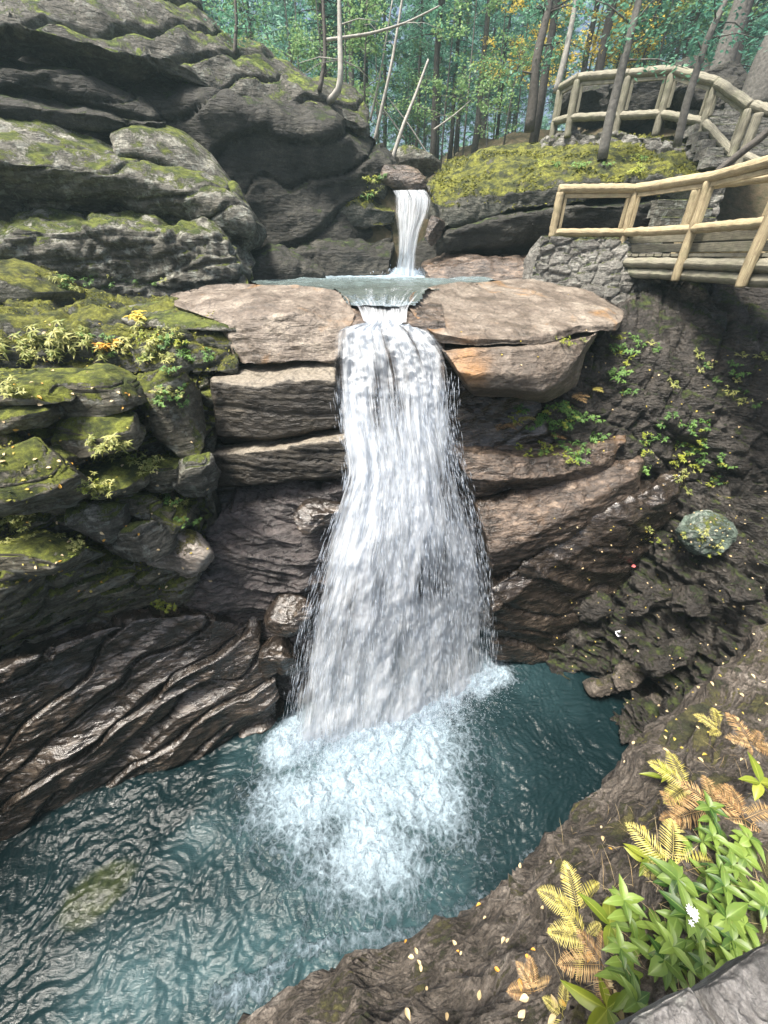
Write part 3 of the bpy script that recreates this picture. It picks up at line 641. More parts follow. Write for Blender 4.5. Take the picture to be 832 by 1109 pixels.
ledge('rock_slab', 'upper pinkish slab below the fern-lined recess right of the falls', 'rock slab', [
    [(480, 472, 6.9), (540, 476, 7.0), (600, 480, 7.1), (680, 462, 7.6)],
    [(486, 486, 6.2), (540, 490, 6.25), (600, 492, 6.5), (680, 478, 7.1)],
    [(505, 520, 5.95), (545, 520, 6.0), (600, 516, 6.25), (660, 500, 6.8)],
    [(512, 535, 6.3), (550, 532, 6.4), (600, 528, 6.6), (660, 512, 7.0)]],
    M['wetbrown'], back=.4, rough=.06, rf=1.2, strata=[((.35, -.2, 1), .22, .06, .6)], seed=74)
ledge('rock_slab', 'smooth pink-brown slab in the middle of the right-hand slabs', 'rock slab', [
    [(508, 536, 6.6), (560, 524, 6.8), (620, 505, 7.1), (700, 485, 7.6)],
    [(515, 545, 6.0), (560, 536, 6.2), (620, 518, 6.6), (695, 498, 7.1)],
    [(528, 600, 5.5), (565, 588, 5.65), (625, 552, 6.1), (690, 515, 6.8)],
    [(530, 618, 5.6), (570, 606, 5.75), (635, 566, 6.3), (690, 530, 6.9)],
    [(530, 630, 6.1), (570, 620, 6.3), (635, 580, 6.7), (690, 545, 7.2)]],
    M['wetbrown'], back=.4, rough=.05, rf=.9, strata=[((.45, -.3, 1), .35, .05, .6)], grain=((.45, -.3, 1), .05, 3), seed=75)
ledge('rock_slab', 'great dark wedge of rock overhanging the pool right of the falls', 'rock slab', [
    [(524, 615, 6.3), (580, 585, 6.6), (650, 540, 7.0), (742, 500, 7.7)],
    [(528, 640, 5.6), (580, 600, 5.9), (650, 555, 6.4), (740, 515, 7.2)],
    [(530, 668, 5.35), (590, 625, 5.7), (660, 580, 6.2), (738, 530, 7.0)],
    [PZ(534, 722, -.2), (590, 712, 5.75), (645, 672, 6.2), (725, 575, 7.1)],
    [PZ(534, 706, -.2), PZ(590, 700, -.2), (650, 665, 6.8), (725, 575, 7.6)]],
    M['wet'], back=.4, rough=.06, rf=.9, strata=[((.5, -.3, 1), .5, .16, .6)], grain=((.5, -.3, 1), .10, 2.2), seed=76, sm=2)  # dark wet rock; its colour also stands in for shade on the overhang
boulder('boulder', 'round lichen-green boulder on the bank below the boardwalk', 'boulder', 766, 576, 6.15, 58, 44, .9, rock_mat('lichen_green_rock', [(.03, .045, .036), (.08, .115, .09), (.14, .19, .155), (.26, .31, .27)], (.7, .9), moss=.3, lichen=.8), e=.8, rough=.2, fine=.03, seed=77)
for i, (x, y, Y, a, b, r, mt, lab) in enumerate([
    (655, 742, 4.75, 46, 34, -30, 'brow', 'pale brown stone at the water edge of the right bank'),
    (676, 728, 4.75, 44, 36, -40, 'brow', 'brown rock leaning on the stones by the right water edge'),
    (720, 712, 4.5, 90, 40, -25, 'bank', 'dark flat rock strewn with leaves on the right bank'),
    (700, 650, 5.6, 70, 36, -30, 'bank', 'wet dark slab beside the white scrap of paper'),
    (640, 655, 6.0, 56, 34, -35, 'bank', 'dark rock tucked under the great wedge'),
    (745, 655, 5.1, 60, 40, -20, 'bank', 'grey-brown angular rock in the middle of the right bank'),
    (700, 770, 4.25, 54, 30, -40, 'brow', 'small grey stone where the bank meets the green ridge'),
    (800, 640, 4.7, 60, 36, -10, 'bank', 'dark stone at the right edge below the lichen-green boulder')]):
    boulder('rock', lab, 'rock', x, y, Y + .12, a * .72, b * .6, .5, M[mt], rot=(30, r, 10), e=.4, rough=.34, fine=.03, seed=80 + i, n=44)

# ================================================================== WATER
def seg_dist(x, y, a, b):
    a = np.array(a[:2]); b = np.array(b[:2]); d = b - a
    t = np.clip(((x - a[0]) * d[0] + (y - a[1]) * d[1]) / (d @ d), 0, 1)
    return np.hypot(x - a[0] - t * d[0], y - a[1] - t * d[1])
def set_attr(o, name, vals):
    a = o.data.attributes.new(name, 'FLOAT', 'POINT'); a.data.foreach_set('value', np.asarray(vals, np.float32))
IMP = [PZ(318, 800, 0), PZ(410, 790, 0), PZ(470, 765, 0), PZ(530, 726, 0)]
def pool_fields(x, y):
    p = np.stack([x, y, x * 0], -1)
    wx = x + .25 * fbm(p * 1.1, 3, 71); wy = y + .25 * fbm(p * 1.1, 3, 72)
    d = np.minimum.reduce([seg_dist(wx, wy, IMP[i], IMP[i + 1]) for i in range(3)])
    c = PZ(385, 850, 0); c2 = PZ(405, 905, 0)
    d2 = np.minimum(seg_dist(wx, wy, c, c2), np.minimum(seg_dist(wx, wy, PZ(320, 870, 0), PZ(470, 850, 0)) + .12, np.minimum(seg_dist(wx, wy, IMP[1], c), seg_dist(wx, wy, IMP[2], PZ(450, 830, 0)) + .05)))
    foam = np.maximum(1.25 * np.exp(-(d / .52) ** 2), 1.2 * np.exp(-(d2 / .62) ** 2))
    foam = np.maximum(foam, .86 * np.exp(-(d2 / 1.0) ** 2))
    foam = np.maximum(foam, .60 * np.exp(-(d2 / 1.35) ** 2))
    foam = np.maximum(foam, .50 * np.exp(-(np.maximum(d - .1, 0) / .55) ** 2))
    edge = seg_dist(wx, wy, PZ(240, 1060, 0), PZ(430, 1010, 0)); e2 = seg_dist(wx, wy, PZ(430, 1010, 0), PZ(590, 930, 0))
    foam = np.maximum(foam, .50 * np.exp(-(np.minimum(edge, e2) / .22) ** 2))
    return foam, d
bx = np.linspace(-8.6, 5.6, 620); by = np.linspace(-1.6, 6.9, 390)
X, Y = np.meshgrid(bx, by); x, y = X.ravel(), Y.ravel()
foam, dimp = pool_fields(x, y)
fd = np.array([-.80, -.60])                       # the current runs out to the lower left
along = x * fd[0] + y * fd[1]; across = x * -fd[1] + y * fd[0]
p = np.stack([along, across, x * 0], -1)
pw = p + .35 * np.stack([fbm(p * .9, 3, 81), fbm(p * .9, 3, 82), x * 0], -1)
lf = sstep(-.2, -1.6, x)                        # long streaky ripples on the left side
z = .036 * fbm(pw * 1.3, 3, 83) + .024 * (ridged(pw * np.array([1.4, 3.4, 1]), 4, 84) - .5) * (1 + .5 * lf) \
    + .017 * (ridged(pw * np.array([6, 10, 1]), 3, 85) - .5) * (1.3 - .5 * lf) + .012 * fbm(pw * 20, 2, 86)
z += .26 * np.clip(foam - .35, 0, 1) * (ridged(p * 3.4, 5, 87, .6) - .3) + .14 * np.exp(-(dimp / .3) ** 2)
pool = obj('water', np.stack([x, y, z], -1), grid_faces(len(by), len(bx)).tolist(), None)
tag(pool, 'teal churning pool at the foot of the lower waterfall', 'water', kind='structure')
set_attr(pool, 'foam', foam)
pc = PZ(110, 965, 0); pd = np.hypot((x - pc[0]) * .9 + (y - pc[1]) * .3, (y - pc[1]) * 1.5 - (x - pc[0]) * .6)
pc2 = PZ(20, 1040, 0)
set_attr(pool, 'rocky', np.clip(sstep(.62, .30, pd + .15 * fbm(p * 2.5, 3, 88)), 0, 1))
milk = sstep(2.6, .4, dimp + .5 * fbm(p * .8, 3, 89)) * .75 + .12 * sstep(-2.0, 0.4, x)
milk = milk * (1 - .75 * sstep(0.6, 1.6, x) * sstep(2.0, 3.4, y))
milk = np.clip(milk + .5 * np.exp(-(seg_dist(x, y, PZ(120, 1080, 0), PZ(480, 1000, 0)) / .6) ** 2) - .5 * sstep(2.2, 3.2, y) * sstep(-1.3, -2.4, x), 0, 1)
set_attr(pool, 'milk', milk)

def water_mat(name, deep, milky, foamc=(.33, .425, .50), fs=1.0):
    m, nt, b = newmat(name); N = NB(nt)
    def at(n): a = N.n('ShaderNodeAttribute'); a.attribute_name = n; return a.outputs['Fac']
    v = N.coord(); v2 = N.coord((1, 1, 1), (0, 0, R(-37)))
    wv = N.mix(.16, v, N.n('ShaderNodeTexNoise').outputs['Color'])
    nz = N.n('ShaderNodeTexNoise'); nz.inputs['Scale'].default_value = 2.2; nz.inputs['Detail'].default_value = 5; N.l(v, nz.inputs['Vector'])
    wv = N.mix(.30, v, nz.outputs['Color'], 'ADD')
    e1 = N.vor(wv, 6.0 * fs, 'DISTANCE_TO_EDGE'); e2 = N.vor(wv, 14 * fs, 'DISTANCE_TO_EDGE')
    l1 = N.ramp(e1.outputs[0], [(.0, .55), (.22, .0)]); l2 = N.ramp(e2.outputs[0], [(.0, .5), (.3, 0.)])
    ns = N.noise(v, 5.5 * fs, 8, .72, .6); nf = N.noise(v, 30 * fs, 5, .7)
    lace = N.math('ADD', N.math('MULTIPLY', l1, .34), N.math('ADD', N.math('MULTIPLY', l2, .22), N.math('ADD', N.math('MULTIPLY', ns, .95), N.math('MULTIPLY', nf, .35))))
    s = N.math('ADD', at('foam'), N.math('SUBTRACT', lace, 1.12))
    fm = N.ramp(s, [(0.0, 0.), (.34, .7), (.9, 1.)]); foamc = N.mix(N.ramp(N.noise(v, 9, 8, .75, .8), [(.36, 0.), (.62, 1.)]), tuple(q * .62 for q in foamc), tuple(min(.9, q * 1.18) for q in foamc))
    mk = N.math('MULTIPLY', at('milk'), N.ramp(N.noise(v2, 3, 6, .65, .5), [(.3, .55), (.7, 1.2)]))
    c = N.mix(N.math('MINIMUM', mk, 1.), deep, milky)
    c = N.mix(at('rocky'), c, N.mix(N.ramp(N.noise(v, 7, 6, .7), [(.35, 0.), (.65, 1.)]), (.008, .014, .008), (.035, .045, .02)))
    c = N.mix(fm, c, foamc)
    N.l(c, b.inputs['Base Color']); N.l(N.math('ADD', N.math('MULTIPLY', fm, .5), .14), b.inputs['Roughness'])
    b.inputs['IOR'].default_value = 1.33; b.inputs['Specular IOR Level'].default_value = .36
    st = N.coord((1.6, 5, 1), (0, 0, R(-37)))
    bn = N.bump(N.noise(st, 5, 5, .6, .3), .28, .05); bn = N.bump(N.noise(v, 26, 4, .6, .4), .35, .015, bn)
    bn = N.bump(N.math('MULTIPLY', lace, fm), .9, .06, bn)
    N.l(bn, b.inputs['Normal']); return m
M['pool'] = water_mat('churned_pool_water', (.004, .012, .014), (.055, .115, .13))
pool.data.materials.append(M['pool'])

# upper pool
UZ = 7.50
ux = np.linspace(-4.5, 3.2, 170); uy = np.linspace(6.6, 14.6, 170); X, Y = np.meshgrid(ux, uy); x, y = X.ravel(), Y.ravel()
slump = .16 * sstep(7.75, 7.05, y) * sstep(1.0, .6, np.abs(x - .03))
c = PZ(438, 297, UZ); dd = np.hypot((x - c[0]) * .8, (y - c[1]))
p = np.stack([x, y, x * 0], -1)
up = obj('water', np.stack([x, y, UZ - slump + .03 * fbm(p * 2, 3, 91) + .012 * fbm(p * 8, 3, 92) + .14 * np.exp(-(dd / .5) ** 2) * (1 + .5 * fbm(p * 6, 2, 93))], -1), grid_faces(len(uy), len(ux)).tolist(), None)
tag(up, 'small upper pool under the far waterfall', 'water', kind='structure')
def trim(o, poly):                       # keep only the part of a sheet inside its shoreline
    import bmesh
    bm = bmesh.new(); bm.from_mesh(o.data); P2 = [tuple(q[:2]) for q in poly]
    def inside(a, b):
        r = False
        for i in range(len(P2)):
            (x1, y1), (x2, y2) = P2[i], P2[i - 1]
            if (y1 > b) != (y2 > b) and a < (x2 - x1) * (b - y1) / (y2 - y1) + x1: r = not r
        return r
    kill = [v for v in bm.verts if not inside(v.co.x, v.co.y)]
    bmesh.ops.delete(bm, geom=kill, context='VERTS'); bm.to_mesh(o.data); bm.free()
set_attr(up, 'foam', 1.2 * np.exp(-(dd / 1.6) ** 2) + .66 * np.exp(-(dd / 3.6) ** 2) + .55 * slump / .16); set_attr(up, 'milk', .8 * np.exp(-(dd / 4.5) ** 2)); set_attr(up, 'rocky', x * 0)
trim(up, [PZ(255, 303, UZ), PZ(300, 310.5, UZ), PZ(340, 311.5, UZ), PZ(360, 314, UZ), PZ(378, 317, UZ), PZ(420, 318, UZ), PZ(452, 317, UZ), PZ(466, 313, UZ), PZ(484, 310.5, UZ), PZ(540, 304.5, UZ), [3.0, 14.5], [-4.4, 14.5]])
up.data.materials.append(water_mat('shallow_pool_water', (.06, .07, .06), (.24, .33, .35)))
ledge('streambed', 'tan rock bed under the upper pool and its outflow', 'streambed', [
    [PZ(255, 292, 7.3), PZ(340, 292, 7.2), PZ(430, 290, 7.0), PZ(500, 292, 7.2), PZ(600, 292, 7.4)],
    [PZ(335, 306, 7.38), PZ(380, 307, 7.38), PZ(420, 308, 7.38), PZ(450, 307, 7.38), PZ(485, 306, 7.38)],
    [PZ(346, 314, 7.36), PZ(374, 316, 7.46), PZ(420, 318, 7.33), PZ(456, 316, 7.46), PZ(480, 314, 7.36)],
    [P(345, 330, 7.3), P(378, 334, 7.1), P(415, 340, 7.0), P(446, 338, 7.0), P(478, 332, 7.3)],
    [P(352, 352, 6.6), P(380, 352, 6.55), P(415, 352, 6.55), P(452, 352, 6.55), P(482, 352, 6.6)],
    [P(352, 420, 6.4), P(380, 420, 6.3), P(415, 420, 6.3), P(452, 420, 6.3), P(482, 420, 6.4)]],
    M['wetbrown'], close=False, rough=.04, kind='structure', seed=95)

def fall_mat(name, cover, sc=(70, 5), body=(.62, .72, .80), fl=False, soft=.28):
    m, nt, b = newmat(name); N = NB(nt)
    def at(n): a = N.n('ShaderNodeAttribute'); a.attribute_name = n; return a.outputs['Fac']
    v = N.coord((sc[0], sc[1], 1), kind='UV'); vb = N.coord((sc[0] * .22, sc[1] * .45, 1), kind='UV')
    n = N.noise(v, 1, 5, .62, .25); n2 = N.noise(vb, 1, 5, .6, .5); n3 = N.noise(N.coord((sc[0] * 2.6, sc[1] * 4, 1), kind='UV'), 1, 4, .6, .3)
    f = N.math('ADD', N.math('MULTIPLY', n, .5), N.math('ADD', N.math('MULTIPLY', n2, .42), N.math('MULTIPLY', n3, .22)))
    f = N.math('ADD', f, N.math('SUBTRACT', at('cover'), cover))
    a = N.ramp(f, [(.5 - soft / 3, 0.), (.5 + soft, 1.)])
    c = N.mix(N.ramp(n3, [(.3, 0.), (.7, 1.)]), tuple(x * .75 for x in body), (.86, .91, .95))
    N.l(c, b.inputs['Base Color']); b.inputs['Roughness'].default_value = .35; b.inputs['IOR'].default_value = 1.33
    N.l(N.bump(f, .55, .03), b.inputs['Normal'])
    tr = N.n('ShaderNodeBsdfTranslucent'); N.l(c, tr.inputs[0]); mx = N.n('ShaderNodeMixShader'); mx.inputs[0].default_value = .5
    N.l(b.outputs[0], mx.inputs[1]); N.l(tr.outputs[0], mx.inputs[2])
    tp = N.n('ShaderNodeBsdfTransparent'); m2 = N.n('ShaderNodeMixShader'); N.l(a, m2.inputs[0]); N.l(tp.outputs[0], m2.inputs[1]); N.l(mx.outputs[0], m2.inputs[2])
    N.l(m2.outputs[0], nt.nodes['Material Output'].inputs[0]); return m
M['fall'] = fall_mat('falling_water', .56, (46, 4), body=(.80, .87, .96), soft=.20)
M['fall2'] = fall_mat('falling_water_veil', .63, (58, 5), body=(.86, .91, .98), soft=.16)
M['drop'] = leaf_mat('water_drops', (.66, .75, .86), (.80, .86, .94), .55, .3)


Lf = [P(396, 350, 6.42), P(366, 360, 6.22), P(363, 388, 6.02), P(364, 412, 5.92), P(371, 460, 5.62), P(378, 510, 5.35), P(364, 560, 5.05), P(348, 610, 4.78), P(334, 660, 4.55), P(322, 720, 4.30), PZ(308, 806, 0)]
Rt = [P(436, 350, 6.45), P(466, 360, 6.35), P(485, 384, 6.2), P(492, 408, 6.1), P(491, 450, 5.95), P(499, 500, 5.88), P(513, 550, 5.82), P(524, 600, 5.77), P(529, 640, 5.73), P(531, 680, 5.69), PZ(533, 727, 0)]
NVF, NUF = 300, 110
LL, RR = crom(Lf, NVF), crom(Rt, NVF)
def fall_surface(off, amp, seed, flare=0):
    u = np.linspace(0, 1, NUF)[None, :, None]; G = LL[:, None] * (1 - u) + RR[:, None] * u
    v = np.linspace(0, 1, NVF)[:, None]
    uu = u[..., 0]
    bul = .30 * np.sin(np.pi * uu) * sstep(.12, .5, v) + off
    G = G + np.stack([0 * bul, -bul, .05 * np.sin(uu * np.pi) + 0 * bul], -1)
    L = np.r_[0, np.cumsum(np.linalg.norm(np.diff(G[:, NUF // 2], axis=0), axis=1))]
    pv = np.stack([np.broadcast_to(uu * 9, (NVF, NUF)), np.broadcast_to((L * 1.1)[:, None], (NVF, NUF)), np.full((NVF, NUF), seed * 3.7)], -1).reshape(-1, 3)
    top = (1 - sstep(.14, .24, v)) * np.ones_like(uu)
    d = amp * fbm(pv, 4, seed) + .02 * fbm(pv * np.array([3, 2, 1]), 2, seed + 1)
    d = d + (top * .14).ravel() * (ridged(G.reshape(-1, 3) * 4.2, 4, seed + 4, .6) - .4)
    V = G.reshape(-1, 3) + np.stack([0 * d, -d, .5 * d], -1)
    uv = np.stack([np.broadcast_to(uu, (NVF, NUF)), np.broadcast_to((L / 7)[:, None], (NVF, NUF))], -1).reshape(-1, 2)
    edge = np.minimum(uu, 1 - uu) * np.ones_like(v)
    cov = .66 - .34 * sstep(.10, .0, edge + .0) - .12 * sstep(.45, .85, v) * sstep(.30, .0, edge) + .10 * np.exp(-((uu - .14) / .13) ** 2) * sstep(.16, .3, v) + .12 * sstep(.6, 1, v) * np.exp(-((uu - .38) / .25) ** 2)
    cov = cov - .10 * np.exp(-((uu - .80) / .2) ** 2) * np.exp(-((v - .38) / .15) ** 2) + .03
    cov = cov + (.22 * fbm(pv * np.array([1.1, .6, 1]), 4, seed + 9)).reshape(NVF, NUF) - .03 * top + .10 * np.exp(-((v - .27) / .05) ** 2) + .09 * sstep(.5, 1, v)
    return V, uv, np.broadcast_to(cov, (NVF, NUF)).ravel()
wf = empty('waterfall', tuple(P(420, 420, 5.9) * [1, 1, 0]), 'tall white lower waterfall spreading down the rock into the teal pool', 'waterfall')
for k, (off, amp, sd_, mt) in enumerate([(0, .04, 101, 'fall'), (.12, .06, 111, 'fall2')]):
    V, uv, cov = fall_surface(off, amp, sd_)
    if k: 
        cov = cov - .04 * k - .085
    s = obj('water_sheet', V, grid_faces(NVF, NUF).tolist(), M[mt], parent=wf, uv=uv); set_attr(s, 'cover', cov)
# drops and strands torn off the sheet
def drops(n, fn, name, parent, rmin=.003, rmax=.009, lmin=.02, lmax=.13):
    V = []; Fc = []
    oct_f = np.array([(0, 2, 4), (2, 1, 4), (1, 3, 4), (3, 0, 4), (2, 0, 5), (1, 2, 5), (3, 1, 5), (0, 3, 5)])
    C, D, L_ = fn(n)
    r = RNG.uniform(rmin, rmax, n); L_ = L_ * RNG.uniform(lmin, lmax, n)
    D = D / np.linalg.norm(D, axis=1, keepdims=True)
    A = np.cross(D, [.3, .9, .2]); A /= np.linalg.norm(A, axis=1, keepdims=True); B = np.cross(D, A)
    V = np.stack([C + A * r[:, None], C - A * r[:, None], C + B * r[:, None], C - B * r[:, None], C + D * L_[:, None], C - D * L_[:, None]], 1).reshape(-1, 3)
    Fc = (oct_f[None] + (np.arange(n) * 6)[:, None, None]).reshape(-1, 3)
    o = obj(name, V, Fc.tolist(), M['drop'], parent=parent); o['kind'] = 'stuff'; return o
def fall_drops(n):
    v = RNG.uniform(.16, .99, n); u = RNG.beta(.95, .95, n) * 1.03 - .015
    i = np.clip((v * (NVF - 1)).astype(int), 0, NVF - 2); a = LL[i] * (1 - u[:, None]) + RR[i] * u[:, None]; b = LL[i + 1] * (1 - u[:, None]) + RR[i + 1] * u[:, None]
    bul = .30 * np.sin(np.pi * np.clip(u, 0, 1)) * sstep(.12, .5, v) + RNG.uniform(.02, .42, n) * (.3 + .7 * v)
    a = a + np.stack([RNG.normal(0, .05, n), -bul, RNG.normal(0, .03, n)], -1)
    return a, (b - a * 0 - (LL[i] * (1 - u[:, None]) + RR[i] * u[:, None])), .35 + .9 * v
drops(9000, fall_drops, 'drops', wf, .0010, .0032, .05, .22)
def splash(n):
    t = RNG.uniform(0, 1, n); k = np.clip((t * 3).astype(int), 0, 2); f = (t * 3 - k)[:, None]
    I = np.array(IMP); a = I[k] * (1 - f) + I[k + 1] * f
    rr = np.abs(RNG.normal(0, .33, n)); an = RNG.uniform(-np.pi, 0, n)
    z = np.abs(RNG.normal(0, .32, n)) * np.exp(-rr * 1.2)
    a = a + np.stack([rr * np.cos(an), rr * np.sin(an) - .12, z], -1)
    return a, np.stack([np.cos(an), np.sin(an), RNG.uniform(-.5, 1.5, n)], -1), np.full(n, .35)
drops(12000, splash, 'splash', wf, .0012, .004, .01, .06)

# far waterfall
wf2 = empty('waterfall', tuple(PZ(438, 297, UZ)), 'small far waterfall pouring through a notch into the upper pool', 'waterfall')
L2 = crom([P(424, 206, 14.2), P(427, 214, 13.6), P(428, 232, 13.35), P(431, 250, 13.2), P(431, 275, 13.05), PZ(427, 298, UZ)], 120); R2 = crom([P(462, 206, 14.2), P(466, 216, 13.6), P(463, 232, 13.35), P(455, 250, 13.2), P(450, 275, 13.05), PZ(450, 299, UZ)], 120)
for k in range(2):
    u = np.linspace(0, 1, 40)[None, :, None]; G = L2[:, None] * (1 - u) + R2[:, None] * u
    pv = np.stack([np.broadcast_to(u[..., 0] * 6, (120, 40)), np.broadcast_to(np.linspace(0, 3, 120)[:, None], (120, 40)), np.full((120, 40), k * 5.)], -1).reshape(-1, 3)
    V = G.reshape(-1, 3); V[:, 1] -= .12 * k + .05 * fbm(pv, 3, 131 + k) + .1 * np.sin(np.pi * pv[:, 0] / 6)
    uv = np.stack([pv[:, 0] / 12, pv[:, 1] / 6], -1)
    s = obj('water_sheet', V, grid_faces(120, 40).tolist(), M['fall' if k == 0 else 'fall2'], parent=wf2, uv=uv); set_attr(s, 'cover', np.full(len(V), .58 - .03 * k) - .15 * sstep(.1, 0, np.minimum(pv[:, 0] / 6, 1 - pv[:, 0] / 6)))
def sd2(n):
    a = PZ(438, 297, UZ) + np.stack([RNG.normal(0, .5, n), RNG.normal(-.25, .25, n), np.abs(RNG.normal(0, .08, n))], -1)
    return a, RNG.normal(size=(n, 3)) + [0, 0, 1], np.full(n, .4)
drops(900, sd2, 'splash', wf2, .006, .014, .02, .08)
# the outflow between the two falls
V = []; L3 = crom([PZ(366, 313, 7.512), PZ(370, 317, 7.47), P(376, 323, 7.15), P(388, 334, 6.95), P(394, 350, 6.38)], 60); R3 = crom([PZ(464, 313, 7.512), PZ(458, 317, 7.47), P(450, 323, 7.15), P(442, 334, 6.95), P(440, 350, 6.4)], 60)
u = np.linspace(0, 1, 50)[None, :, None]; G = L3[:, None] * (1 - u) + R3[:, None] * u
V = G.reshape(-1, 3); V[:, 2] += .04 * ridged(V * np.array([5, 2, 2]), 3, 141) - .07 * np.sin(np.pi * np.tile(u[0, :, 0], 60)) * np.repeat(sstep(.35, 1, np.linspace(0, 1, 60)), 50)
uv = np.stack([np.tile(u[0, :, 0], 60) * .5, np.repeat(np.linspace(0, .35, 60), 50)], -1)
s = obj('stream', V, grid_faces(60, 50).tolist(), M['fall'], uv=uv); set_attr(s, 'cover', .40 + .30 * np.repeat(sstep(.2, 1, np.linspace(0, 1, 60)), 50))
tag(s, 'clear streaky water funnelling from the upper pool to the lip', 'stream', kind='structure')

# ================================================================== TIMBER AND STONE
def cyl(p0, p1, r0, r1=None, n=14, segs=6, wob=.012, seed=0):
    p0 = np.array(p0, float); p1 = np.array(p1, float); r1 = r0 if r1 is None else r1
    d = p1 - p0; L = np.linalg.norm(d); d = d / L
    a = np.cross(d, [0, 0, 1.]) if abs(d[2]) < .9 else np.cross(d, [0, 1., 0]); a /= np.linalg.norm(a); b = np.cross(d, a)
    V = []; uv = []
    rs = np.random.default_rng(seed + int(abs(p0[0] * 991 + p0[1] * 317 + p0[2] * 71)))
    ts = [0, .004, *np.linspace(.02, .98, segs * 3), .996, 1]
    for t in ts:
        e = .55 if t in (0, 1) else (.9 if t in (.004, .996) else 1)
        o = rs.normal(0, wob * .4, 2) if e == 1 else (0, 0)
        for k in range(n + 1):
            an = 2 * math.pi * k / n; r = (r0 * (1 - t) + r1 * t) * e * (1 + wob * 1.5 * math.sin(3 * an + t * 9) + wob * math.sin(5 * an - 7 * t))
            V.append(p0 + d * L * t + a * (math.cos(an) * r + o[0]) + b * (math.sin(an) * r + o[1])); uv.append((k / n + seed * .13, t * L))
    nr = len(ts); Fc = grid_faces(nr, n + 1).tolist()
    Fc.append(list(range(n, -1, -1))[:-1]); Fc.append([(nr - 1) * (n + 1) + k for k in range(n)])
    return np.array(V), Fc, np.array(uv)
def log(name, p0, p1, r, mat, parent, r1=None, **k):
    V, Fc, uv = cyl(p0, p1, r, r1, **k); return obj(name, V, Fc, mat, parent=parent, uv=uv)
def beam(name, p0, p1, w_, h_, mat, parent):
    p0 = np.array(p0, float); p1 = np.array(p1, float); d = p1 - p0; L = np.linalg.norm(d); d /= L
    up_ = np.array([0, 0, 1.]) if abs(d[2]) < .9 else np.array([0, 1., 0]); a = np.cross(d, up_); a /= np.linalg.norm(a); b = np.cross(a, d)
    V = []; uv = []; c = .12
    prof = [(-1, -1 + c), (-1 + c, -1), (1 - c, -1), (1, -1 + c), (1, 1 - c), (1 - c, 1), (-1 + c, 1), (-1, 1 - c), (-1, -1 + c)]
    for t in np.linspace(0, 1, 6):
        for k, (i, j) in enumerate(prof): V.append(p0 + d * L * t + a * i * w_ / 2 + b * j * h_ / 2); uv.append((k / 8, t * L))
    Fc = grid_faces(6, 9).tolist(); Fc.append(list(range(8, 0, -1))); Fc.append([45 + k for k in range(8)])
    return obj(name, V, Fc, mat, parent=parent, smooth=False, uv=np.array(uv))
def merge_log(name, pts, r, mat, parent):
    Vs, Fs, us = [], [], []; o = 0
    for i in range(len(pts) - 1):
        V, Fc, uv = cyl(pts[i], pts[i + 1], r, seed=i); Fs += [[q + o for q in f] for f in Fc]; Vs.append(V); us.append(uv); o += len(V)
    return obj(name, np.vstack(Vs), Fs, mat, parent=parent, uv=np.vstack(us))
W, WG = M['wood'], M['wood_grey']
TZ, MZ, DZ = 9.18, 8.43, 7.92            # top rail, middle rail and deck heights
def at_z(x, y, z): return PZ(x, y, z)
tops = [P(608, 204, 11.0), P(689, 206, 10.9), P(769, 196, 9.4), P(862, 172, 7.5)]
for t in tops: t[2] = TZ
xy = [t[:2] for t in tops]
rl = empty('railing', (float(xy[0][0]), float(xy[0][1]), DZ), 'peeled log railing along the near side of the boardwalk', 'railing')
V3 = lambda q, z: np.array([q[0], q[1], z])
for i, q in enumerate(xy):
    log('post', V3(q, DZ + .42 if i == 0 else 7.55), V3(q, TZ - .02), .085, W, rl, seed=i)
for i in range(3):
    a, b = xy[i], xy[i + 1]; dv = (b - a) / np.linalg.norm(b - a); nrm = np.array([-dv[1], dv[0]])
    log('top_rail', V3(a - dv * .06, TZ + .03), V3(b + dv * .04, TZ + .03), .088, W, rl, seed=i + 5)
    log('middle_rail', V3(a + dv * .02, MZ), V3(b - dv * .02, MZ), .082, W, rl, seed=i + 9)
    fr = beam('infill_frame', V3(a + dv * .10, TZ - .09), V3(b - dv * .10, TZ - .09), .06, .07, W, rl)
    beam('infill_bar', V3(a + dv * .13, MZ + .09), V3(a + dv * .13, TZ - .13), .06, .06, W, fr)
    beam('infill_bar', V3(b - dv * .13, MZ + .09), V3(b - dv * .13, TZ - .13), .06, .06, W, fr)
bw = empty('boardwalk', (float(xy[2][0]), float(xy[2][1]), 7.5), 'log and plank boardwalk bridging from the stone pier to the right', 'boardwalk')
n0 = np.array([1., .35]) / math.hypot(1, .35)      # towards the far side of the deck
pa = [xy[1] + [-.1, .0], xy[2], xy[3] + [0.02, -1.6]]
for i in range(2):
    a, b = pa[i] + [.10, .02], pa[i + 1] + [.10, .02]
    log('side_log', V3(a, 7.86), V3(b, 7.86), .10, WG, bw, seed=i + 20)
    log('side_log', V3(a + [.05, 0], 7.66), V3(b + [.05, 0], 7.66), .10, WG, bw, seed=i + 24)
    beam('side_board', V3(a + [.16, 0], 8.13), V3(b + [.16, 0], 8.13), .07, .15, WG, bw)
    beam('side_board', V3(a + [.17, 0], 8.30), V3(b + [.17, 0], 8.30), .07, .14, WG, bw)
    log('stringer', V3(a + [1.3, .2], 7.70), V3(b + [1.3, .2], 7.70), .13, WG, bw, seed=i + 27)
k = 0
for i in range(2):
    a, b = pa[i] + [.1, 0], pa[i + 1] + [.1, 0]; L = np.linalg.norm(b - a); n = int(L / .17)
    for j in range(n):
        q = a + (b - a) * (j + .5) / n; e = n0 * 1.55
        beam('deck_plank', V3(q - [.02, 0], 8.005 + (j % 2) * .003), V3(q + e, 8.005 + (j % 2) * .003), .155, .05, WG, bw)
